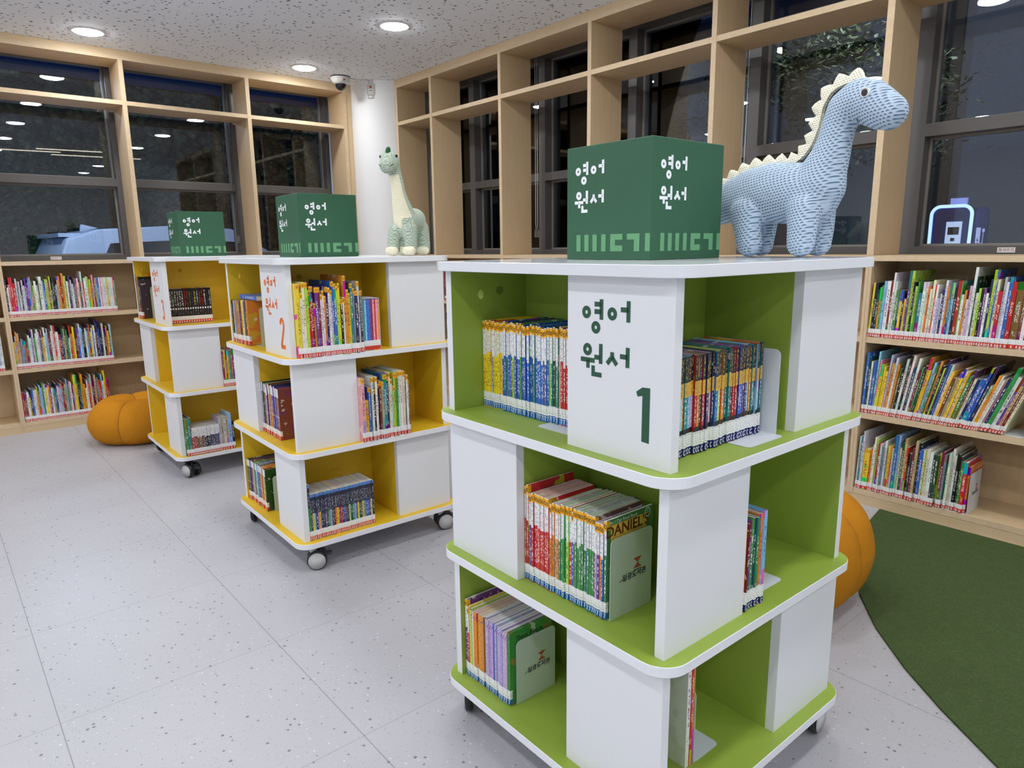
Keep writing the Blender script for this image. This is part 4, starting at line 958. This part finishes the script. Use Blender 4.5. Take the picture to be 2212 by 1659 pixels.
row(LF(1, Z2), -0.083, 'r23.5/5 r24/6 g22/5 v22/6 r22.5/7 r22.5/6 r22.5/7 r22.5/7 r22.5/6 r22.5/6 r22.5/8 r22.5/8 h21.5/4 o21.5/6 o22/6 s22/7 o22/7 g22/5 g22.5/6 g22.5/6 g22.5/6 l22.5/6 r22.5/8 b21.5/5 g22.5/6 g22.5/5 g22.5/6 g22.5/5 g22.5/6 g22.5/6 b22.5/5 g22.5/6 g22.5/6 g22.5/6 e22.5/4 u21.5/5 v21.5/6 o21.5/6 b21.5/5 g22.5/7', 0.1845, -0.330, 0.15, on=(0.0762, 0.1862), **ER, word='early reader', place_='middle left bay of green tower', group='early readers in the middle left bay, green tower', style='reader', jy=0.0025)
row(RF(1, Z2), -0.0845, 'o20.5/9 m20.5/5 v21/9 g21/10 n21/8 g21/8 o21.5/5 o21.5/8 s22/11 g22/9', 0.0, -0.352, 0.16, name='nature_reader', cat='book', word='slim nature reader', place_='middle right bay of green tower', group='slim readers in the middle right bay, green tower', style='plain', foot='navy', glyph='C', jy=0.003, lz=(0.002, 0.046))
row(LF(1, Z3), -0.329, 'v22.5/6 v23/7 r21/6 y21.5/5 l21/8 w20.5/4 o20.5/7 o20.5/7 o20.5/6 o20.5/7 o20.5/8 o20.5/8 d20.5/5 u21/7 u20.5/8 u20.5/8 u20.5/8 b20.5/4 u20.5/8 u20.5/9 u20.5/8 u20.5/8 u20/8 u20/8 g20.5/9', -0.1355, -0.341, 0.145, name='early_reader', cat='book', foot='blue', glyph='7', word='early reader', place_='bottom left bay of green tower', group='early readers in the bottom left bay, green tower', styles=lambda n, x, c: 'reader' if n < 3 else 'pastel', sticker=lambda n, h: n < 3, jy=0.0025, lz=(0.002, 0.042), on=(-0.2435, -0.1335))
# tall white book leaning on the panel in the lowest right bay
o = book(RF(1, Z3) @ Matrix.Translation((-0.176, -0.287, 0.0003)), 'picture_book', 'book', 'tall white picture book with hand-lettered back cover in lowest right bay, green tower', None, 'w', 0.0125, 0.29, 0.17, 'plain', None, None, False, 0.0, True)
o.color = (*rgb(232, 232, 228), 1)
m = MB()
for k, yy, zz in (('foot', 0.052, 0.252), ('doit', 0.054, 0.235), ('people', 0.060, 0.205), ('fun', 0.058, 0.190), ('to', 0.072, 0.176), ('up', 0.064, 0.160)): put_text(m, TXT[k], lambda a, c, Y=yy, Z_=zz: (-0.0005, Y - a, Z_ + c), 1 if k == 'doit' else 0)
m.build('cover_lettering', [INK, LOGO_R], o)
book(RF(1, Z3) @ Matrix.Translation((-0.163, -0.289, 0.0003)), 'picture_book', 'book', 'red picture book standing beside the tall white one in the green tower', None, 'r', 0.0065, 0.255, 0.16, 'plain', None, None, False, 0.0, False)
book(RF(1, Z3) @ Matrix.Translation((-0.156, -0.289, 0.0003)), 'picture_book', 'book', 'thin orange picture book at the end of the lowest right bay, green tower', None, 'o', 0.004, 0.255, 0.16, 'plain', None, None, False, 0.0, False)

def bookend(Mz, x, y, label, W=0.135, Hh=0.185, mat=STEELG, base=-1, logo=True, bw=0.11, fwd=0.0):
    """steel L: upright across the row at x, its front edge at y; base runs along the row"""
    r = thing('bookend', label, 'bookend'); r.matrix_world = Mz @ Matrix.Translation((x, y, 0.0004))
    m = MB(); q = rrect(0.0, W, 0.0, Hh, 0.014, 5); q = [(p[0], max(p[1], 0.0)) for p in q]; q = [p if p[1] > 0.016 else ((0.0 if p[0] < W / 2 else W), 0.0) for p in q]
    qq = []
    for p in q:
        if not qq or (abs(p[0] - qq[-1][0]) + abs(p[1] - qq[-1][1])) > 1e-6: qq.append(p)
    if abs(qq[0][0] - qq[-1][0]) + abs(qq[0][1] - qq[-1][1]) < 1e-6: qq.pop()
    n = len(qq); m.add([(0.0, a, c) for a, c in qq] + [(0.0014, a, c) for a, c in qq], [tuple(range(n)), tuple(reversed(range(n, 2 * n)))] + [(i, (i + 1) % n, n + (i + 1) % n, n + i) for i in range(n)])
    up = m.build('upright', mat, r)
    m = MB(); x0, x1 = (-bw, 0.0) if base < 0 else (0.0015, bw); pl = [p for p in rrect(x0, x1, -fwd, W, 0.012, 5)]
    m.prism([(p[0], p[1]) for p in pl], 0.0, 0.0013); m.build('base', mat, r)
    if logo:
        m = MB(); cx, cz, fx = W * 0.64, Hh * 0.60, 0.0019
        f = lambda a, c: (fx, cx + a, cz + c)
        m.poly2([(-.0135, .012), (.0135, .012), (0.0, .0)], f, 0); m.poly2([(0.0, .0), (.0135, -.012), (-.0135, -.012)], f, 0)
        [put_text(m, TXT['library'], f, 1, -0.010 + dx_, -0.026 + dz_) for dx_, dz_ in ((0, 0), (0.0005, 0.0002), (-0.0004, 0.0005))]; m.ribbon([(-.058, -.0295), (-.044, -.026)], 0.0016, f, False, 1); m.ribbon([(-.012, -.0165), (.012, -.0165)], 0.0016, f, False, 1)
        m.build('printed_logo', [LOGO_R, INK], up)
    return r
bookend(LF(1, Z2), 0.1862, -0.326, 'pale green bookend with a red logo in the middle left bay, green tower')
bookend(LF(1, Z3), -0.1335, -0.322, 'pale green bookend with a red logo in the bottom left bay, green tower', Hh=0.178)
bookend(RF(1, Z1), 0.0355, -0.338, 'white steel bookend closing the black-topped science readers', W=0.15, Hh=0.188, mat=STEELW, logo=False, bw=0.135, fwd=0.02)
bookend(RF(1, Z2), 0.0035, -0.328, 'white steel bookend whose base shows beside the slim nature readers', mat=STEELW, base=1, logo=False, bw=0.125)
bookend(RF(1, Z3), -0.1485, -0.29, 'white steel bookend in the lowest right bay of green tower', mat=STEELW, base=1, logo=False, bw=0.10)
bookend(LF(1, Z1), 0.0405, -0.275, 'white steel bookend whose base pokes out under the top left readers, green tower', mat=STEELW, logo=False, bw=0.11, fwd=0.03, Hh=0.17)
# what one sees above the bookends: two printed covers
def cover_art(Mz, x, y, W, Hh, name, items, mats):
    pass
lastM = LF(1, Z2) @ Matrix.Translation((0.1849, -0.3285, 0.0003))
m = MB(); f = lambda a, c: (0.0004, a, c)
m.poly2([(0.012, 0.02), (0.128, 0.02), (0.128, 0.212), (0.012, 0.212)], lambda a, c: (0.0001, a, c), 0)
[put_text(m, TXT['daniel'], f, 1, 0.066 + dx_, 0.1965 + dz_) for dx_, dz_ in ((0, 0), (0.0011, 0.0004), (-0.0009, -0.0004), (0.0003, 0.0012))]; put_text(m, TXT['canread'], f, 2, 0.052, 0.2175)
m.ribbon(ring2(0.130, 0.2125, 0.0085, 0.010, 18), 0.0022, f, True, 2); put_text(m, TXT['two'], lambda a, c: (0.0004, 0.130 + a * 0.5, 0.2125 + c * 0.5), 2)
green_last = [o_ for o_ in bpy.data.objects if o_.name.startswith('early_reader') and o_.get('group', '').startswith('early readers in the middle left')][-1]
oo = m.build('cover_print', [plain('yellow_cover_panel', rgb(226, 190, 84), 0.4), plain('brown_title', rgb(150, 84, 44), 0.5), TXTW], green_last); oo.location = (green_last.dimensions.x + 0.0003, 0, 0)
low_last = [o_ for o_ in bpy.data.objects if o_.name.startswith('early_reader') and o_.get('group', '').startswith('early readers in the bottom left')][-1]
m = MB(); put_text(m, TXT['therewas'], f, 0, 0.066, 0.183); oo = m.build('cover_print', [INK], low_last); oo.location = (low_last.dimensions.x + 0.0003, 0, 0)

# middle yellow tower
PB = dict(name='picture_book', cat='book')
row(LF(2, Z1), -0.3285, 'd19/8 f18.5/7 d19/9 c19/6 o19/9 u19/8 v19/9 a19/7 o19/10 h19/9 o19/9 g19/7 v19/9 m19/7 y19.5/26 c19.5/14 a19/9 k19.5/10 o19.5/22', -0.054, -0.350, 0.16, name='storybook', cat='book', word='storybook', place_='top left bay of the middle tower', group='storybooks in the top left bay, middle tower', glyph='E', jy=0.003, on=(-0.1625, -0.0525))
row(RF(2, Z1), -0.3295, 'y28.5/14 w25/7 c29/10 l29/10 r26/6 r27.5/7 m27.5/7 o21/6 v27/14 m27/8 w24/7 c25.5/6 o23.5/7 n27/9 w26.5/8 i25.5/7 b29/9 b28/9 l27/7 y28/7 k22/8 w22.5/5 o31/9 o25.5/9 y24/10 t28/9 a26/7 n25/11 i28.5/10 f25/9 w27.5/8 r29.5/7 t27/13 m29/6 n26.5/7 w29/7 k31/12 c31.5/7', -0.058, -0.386, 0.21, **PB, word='picture book', place_='top right bay of the middle tower', group='picture books in the top right bay, middle tower', glyph='E', sticker=lambda n, h: True, jy=0.004, thick=lambda h, t: t > 0.008)
# clear slipcase with a set of eight slim pastel spines
bx_ = thing('slipcase', 'clear slipcase holding a rainbow set of slim spines, middle tower', 'book set'); bx_.matrix_world = RF(2, Z1) @ Matrix.Translation((-0.0535, -0.376, 0.0004))
m = MB(); W_ = 0.076
m.box(0, W_, 0.001, 0.15, 0, 0.0012); m.box(0, W_, 0.001, 0.15, 0.2125, 0.214); m.box(0, 0.0012, 0.001, 0.15, 0.0012, 0.2125); m.box(W_ - 0.0012, W_, 0.001, 0.15, 0.0012, 0.2125); m.build('case', STEELW, bx_)
for q, cc in enumerate('tsbbvmpr' + 'po'):
    t_ = 0.0070; o = place('volume', cached(('b', t_, 0.21, 0.145, 'pastel', False), lambda: book_mesh(t_, 0.21, 0.145, 'pastel', False)), bx_, (0.0018 + q * 0.00725, 0.002, 0.0014)); c3 = PAL[cc]; o.color = (*rgb(*[min(255, v_ + 20) for v_ in c3[:3]]), 1)
    place('spine_label', cached(('l', t_, 'red', None, (0.002, 0.040)), lambda: label_mesh(t_, 'red', None, 0.002, 0.040)), o)
# flat blue book lying across the storybooks
Mf = LF(2, Z1) @ Matrix.Translation((-0.285, -0.325, 0.1985)) @ Matrix.Rotation(PI / 2, 4, 'Y') @ Matrix.Translation((-0.019, 0, 0))
book(Mf, 'storybook', 'book', 'blue storybook lying flat on top of the upright ones, middle tower', None, 'b', 0.019, 0.22, 0.16, 'plain', None, None)
row(LF(2, Z2), -0.0835, 'i22/9 i22/10 d22.5/9 g22/10 w22/6 m22/12 i22/9 v21/12 e22.5/13 h22/12 o22/14 n22.5/12 v22/16 n22.5/10 b22/12 m22/18 e22/20', 0.150, -0.334, 0.165, name='storybook', cat='book', word='storybook', place_='middle left bay of the middle tower', group='storybooks in the middle left bay, middle tower', style='classic', glyph='E', jy=0.003)
row(RF(2, Z2), -0.0845, 'p27/13 y17.5/16 b23/7 b21.5/6 w27/8 k22/9 w27/9 n24/10 m25/8 h24.5/10 t27.5/14 n26.5/10 c28/7 w25/9 l22/7 l27.5/9 g27.5/8 w28/9 w28/12 c28/9 f25/7 w26/8 e23.5/7 n28/9 v28/9 w28.5/7 k27/6', 0.147, -0.386, 0.20, **PB, word='picture book', place_='middle right bay of the middle tower', group='picture books in the middle right bay, middle tower', glyph='E', sticker=lambda n, h: True, jy=0.006, thick=lambda h, t: t > 0.008)
row(LF(2, Z3), -0.3275, 'f19.5/13 d19.5/12 n19.5/12 v19.5/12 m19.5/14 e19.5/12 h19.5/14 a19.5/12 g19.5/20 s19.5/12 v19.5/18 e19.5/14 h19.5/13 o19.5/12 o19.5/14 y19.5/12 d19.5/16', -0.073, -0.344, 0.14, name='storybook', cat='book', word='thick storybook', place_='bottom left bay of the middle tower', group='storybooks in the bottom left bay, middle tower', style='classic', glyph='E', jy=0.003, on=(-0.1815, -0.0715))
row(RF(2, Z3), -0.3285, 'g24/8 d19.5/7 y19.5/7 s19.5/7 n19.5/7 p19.5/7 y19.5/7 n19.5/7 n19.5/7 v19.5/7 d19.5/7 g19.5/7 s19.5/7 e19.5/7 k19.5/7 o19.5/8 y19.5/7 v19.5/7 r19.5/7 n19.5/7 b19.5/7 m19.5/7 d19.5/7 c19.5/7 d19.5/8 t19.5/7 s19.5/7 v19.5/7 y19.5/7 d19.5/8 e19.5/7 l19.5/7 a19.5/8 b19.5/7 b19.5/7 e19.5/7 c19.5/7 k19.5/8 m19.5/8 r19.5/8 d19.5/7', -0.032, -0.350, 0.135, name='chapter_book', cat='book', word='chapter book', place_='bottom right bay of the middle tower', group='chapter books in the bottom right bay, middle tower', style='chapter', glyph='E', jy=0.003)
bookend(LF(2, Z1), -0.0525, -0.322, 'pale green bookend in the top left bay of the middle tower', Hh=0.17, logo=False)
bookend(LF(2, Z3), -0.0715, -0.318, 'pale green bookend in the bottom left bay of the middle tower', Hh=0.165, logo=False)

# rear yellow tower
row(LF(3, Z1), -0.3285, 'h27/14 e25/12 k25.5/14 o27.5/16 k25.5/22 f24/16', -0.222, -0.356, 0.17, name='storybook', cat='book', word='storybook', place_='top left bay of the rear tower', group='storybooks in the top left bay, rear tower', glyph='E', jy=0.003, on=(-0.3295, -0.2195))
gl = [o_ for o_ in bpy.data.objects if o_.get('group', '') == 'storybooks in the top left bay, rear tower'][-2]
m = MB(); put_text(m, TXT['go'], f, 0, 0.085, 0.215); oo = m.build('cover_print', [plain('silver_title', rgb(190, 190, 196), 0.4)], gl); oo.location = (gl.dimensions.x + 0.0003, 0, 0)
bookend(LF(3, Z1), -0.2195, -0.300, 'pale green bookend beside the dark covers, top left bay of the rear tower', Hh=0.19, logo=False)
row(RF(3, Z1), -0.3295, 'w/12 w/13 w/12 w/12 w/13 w/12 w/12 w/13 r/13 r/13 g/13 v/13 y/13 s/13 r/13 r/13 w/14 n/13 i/14', -0.070, -0.228, 0.115, name='comic_book', cat='book', word='black comic book', place_='top right bay of the rear tower', group='black comic books in the rear tower', style='comic', glyph='8', dh=(0.197, 0.013), jh=0.001, jy=0.0015)
row(RF(3, Z2), -0.0845, 'm21/8 y21.5/7 m21.5/8 y21/9 t21.5/7 g21/8 r21.5/7 v21.5/12 u21/9 v21/10 b21/9', 0.03, -0.368, 0.15, name='early_reader', cat='book', word='slim reader', place_='middle right bay of the rear tower', group='slim readers in the middle right bay, rear tower', glyph='E', jy=0.002)
row(RF(3, Z3), -0.3285, 'g22/14 t22/12 e22.5/6 r16.5/7 m16.5/7 r16.5/7 m16.5/7 e16.5/7 e16.5/7 e16.5/7 m16.5/7 e16.5/7 k16.5/7 n16.5/7 k16.5/7 n16.5/7 n16.5/7 k16.5/7 n16.5/7 n16.5/7 n16.5/7 k16.5/7 n16.5/7 i20/12 h20/13 i20/13 h20/12 s22/20 k17/14 k17/14', -0.050, -0.374, 0.14, name='chapter_book', cat='book', word='small chapter book', place_='bottom right bay of the rear tower', group='chapter books in the bottom right bay, rear tower', styles=lambda n, x, c: 'reader' if 3 <= n <= 22 else 'plain', glyph='8', jy=0.002)

# far wall bookcase
LB = dict(name='library_book', cat='book', foot='coral', glyph='8')
wl = lambda z: Matrix.Translation((0, FY, z))
dep = lambda h: min(0.26, h * 0.78)
row(wl(0.8488), 0.4685, "n27/8 w21/7 p23/6 r28/9 r28/11 r24/16 i27/8 a25/8 w25/8 f21/9 i26/9 w22/9 v27/9 v24/8 b27/6 s27/5 p28/6 g25/8 h22/8 w25/13 w22/10 f26/6 w28/18 i25/8 b24/9 l26/8 h26/10 e25/8 l28/7 k23/8 n27/11 k27/9 i22/9 h28/9 o28/9 m27/11 o30/12 c28/6 l28/9 w24/9 f27/6 v28/8 i25/8 w22/9 f27/7 a26/7 r26/7 w26/9 h23/8 f22/7 w31/11 r23/8 w26/14 w27/7 o27/7 y25/7 y25/7 f24/7 p28/9 m26/7 h26/7 s26/8 b26/11 w26/8 p26/6 w26/6 w26/6 w26/6 w26/6 w26/6 y26/6 i26/8 c26/8 w26/8 w26/9 p26/8 g26/9", 1.352, 0.012, dep, **LB, word='library book', place_='upper row of the far bookcase', group='library books, upper row of the far bookcase')
row(wl(0.471), 0.4685, "y20/8 u24/6 o27/8 h26/10 a20/7 a22/9 b21/8 o20/9 m20/9 r19/7 w24/10 w22/9 v27/6 w28/8 g22/9 w25/8 w28/10 u26/7 d24/8 h27/7 y22/8 w29/9 s25/9 i28/7 m25/7 f27/8 w26/9 w30/10 r30/9 w25/10 w25/8 r23/11 n23/9 f27/9 h27/9 d28/8 g26/6 t22/7 w20/6 r29/9 o23/9 y28/12 k26/8 m27/10 b27/11 w30/9 s27/10 k28/8 k27/9 w26/8 s24/8 o26/7 b29/8 y23/8 w26/7 b27/7 w28/9 m27/8 n32/12 b25/8 k26/8 f24/8 w29/10 k27/8 e25/6 o27/9 y23/9 f22/5 s28/11", 1.13, 0.012, dep, **LB, word='library book', place_='middle row of the far bookcase', group='library books, middle row of the far bookcase')
row(wl(0.078), 0.4705, "r22/8 e22/9 m21/8 w22/14 y20/7 n24/8 b24/10 w23/9 w23/11 o25/8 e22/8 s26/9 s24/8 g27/9 w26/10 y26/7 c24/9 o25/9 v26/8 w23/9 h23/9 t22/9 n26/7 w24/9 u23/9 s25/12 r27/7 m23/8 h25/12 s28/7 g24/8 p26/9 w26/7 m24/8 u23/7 y31/10 y31/10 k30/9 n26/8 g24/7 o31/14 o23/12 c20/9 w26/9 r28/7 o27/8 i30/8 m28/9 k26/7 h29/11 m29/7 a27/8 r25/9 r24/9 s29/8 w24/8 y32/10 r28/7 r26/9 m25/7", 1.115, 0.012, dep, **LB, word='library book', place_='lowest row of the far bookcase', group='library books, lowest row of the far bookcase')
row(wl(0.8488), 0.345, 'w26/14 p24/10 v26/12 w27/14 w26/15', 0.436, 0.012, dep, **LB, word='library book', place_='upper row beyond the far upright', group='library books past the far upright, upper row')
row(wl(0.471), 0.330, 's26/12 r25/12 w27/14 i24/12 w26/16', 0.40, 0.012, dep, **LB, word='library book', place_='middle row beyond the far upright', group='library books past the far upright, middle row')
# side wall bookcase beside the green carpet
wr = lambda z: Matrix.Translation((FX, 0, z)) @ Matrix.Rotation(-PI / 2, 4, 'Z')
WB = dict(name='shelf_book', cat='book', foot='coral', glyph='8')
row(wr(0.8488), -1.4265, "y26/8 k26/12 d23/9 o24/8 g25/8 s27/10 w27/16 m27/9 w31/8 w27/9 g23/13 t23/5 y23/10 n23/6 y19/10 v32/9 l32/11 k27/8 l25/9 g27/6 t22/15 w27/11 w27/9 o25/9 w24/6 c28/10 r26/5 w26/8 u20/9 w22/6 n24/8 w28/9 o26/9 t27/8 s27/10 k25/8 r28/13 g28/5 w22/10 o24/6 w20/9 u26/10 w34/10 d30/4 c23/8 l25/9 k25/7 v25/9 w23/9 n29/7 l33/10 b33/5 c29/9 r24/14 i30/8 w28/9 b30/12 r28/16 e28/26 e28/10 w23/13 d31/9 b25/13 b25/11 f28/10 a31/10 y29/10 s29/13 k27/9 r27/9 w25/10 b26/9 y27/11 w25/9 r26/10 t25/9 o27/10 n26/12", -0.70, 0.010, dep, **WB, word='library book', place_='upper row of the carpet-side bookcase', group='library books, upper row of the carpet-side bookcase', lean=lambda x: 0.045)
XL = row(wr(0.471), -1.4245, "b30/12 d27/9 w26/7 b26/13 s31/8 p27/6 y25/10 y24/8 y22/9 u30/8 o26/12 w29/9 o26/9 e24/8 k29/10 w29/9 k31/8 w31/10 n25/10 w30/10 m24/9 g26/6 d27/8 y31/11 y25/6 s29/9 g28/9 o30/9 k28/8 l27/6 n31/6 b29/7 w29/9 y26/9 e23/8 h23/7 h26/8 y28/8 c27/7 y27/7 g25/13 e28/5 c24/10 n24/7 b24/20 b30/8 n31/10 c22/8 o27/10 c27/7 w25/8 p26/6 n26/11 g31/14 w27/14 v27/9 h28/11 m29/8 c30/10 a27/11 y29/9 r30/6 s27/8 u26/9 w26/8", -0.815, 0.010, dep, on=(-0.93, -0.7), **WB, word='library book', place_='leaning row of the carpet-side bookcase', group='library books, leaning row of the carpet-side bookcase', lean=lambda x: 0.03 + 0.30 * min(1, max(0, (x + 1.42) / 0.48)) ** 0.8)
XB = row(wr(0.078), -1.4225, "i27/7 t27/9 i30/10 y21/26 o21/9 w24/6 c28/8 l27/6 r25/13 i25/8 a24/8 w27/9 a24/7 y25/9 o25/10 u24/7 b31/11 s31/9 c25/9 d28/10 h30/10 r26/7 k23/8 f23/6 m26/14 h30/10 k29/8 b26/12 w26/8 l26/9 c27/12 w26/14 f25/9 d25/11 l26/9 m27/11 a26/9 t25/9 c27/9 w29/10 w26/8 k27/11 f26/7 g24/11 r24/16 o22/9 c27/12", -0.925, 0.008, dep, **WB, word='library book', place_='lowest row of the carpet-side bookcase', group='library books, lowest row of the carpet-side bookcase', lean=lambda x: 0.03, jy=0.009, on=(-1.025, -0.8))
bookend(wr(0.471), XL + 0.078, 0.02, 'white steel bookend holding up the leaning row of books', W=0.15, Hh=0.2, mat=STEELW, logo=False, bw=0.085)
bookend(wr(0.078), XB + 0.010, 0.008, 'white steel bookend with a printed logo on the lowest shelf by the carpet', W=0.15, Hh=0.19, mat=STEELW, logo=True)
# books glimpsed through the slit between the towers
row(wr(0.8488), -4.995, 'm26/12 r24/14 k25/16 w23/12 r27/16 k25/14', -4.88, 0.010, dep, **WB, word='library book', place_='upper row of the slit bookcase', group='library books glimpsed between the towers, upper row')
row(wr(0.471), -4.99, 'k27/14 c25/12 k24/14 i26/16 w25/14', -4.88, 0.010, dep, **WB, word='library book', place_='middle row of the slit bookcase', group='library books glimpsed between the towers, middle row')
print('books built:', nbooks)
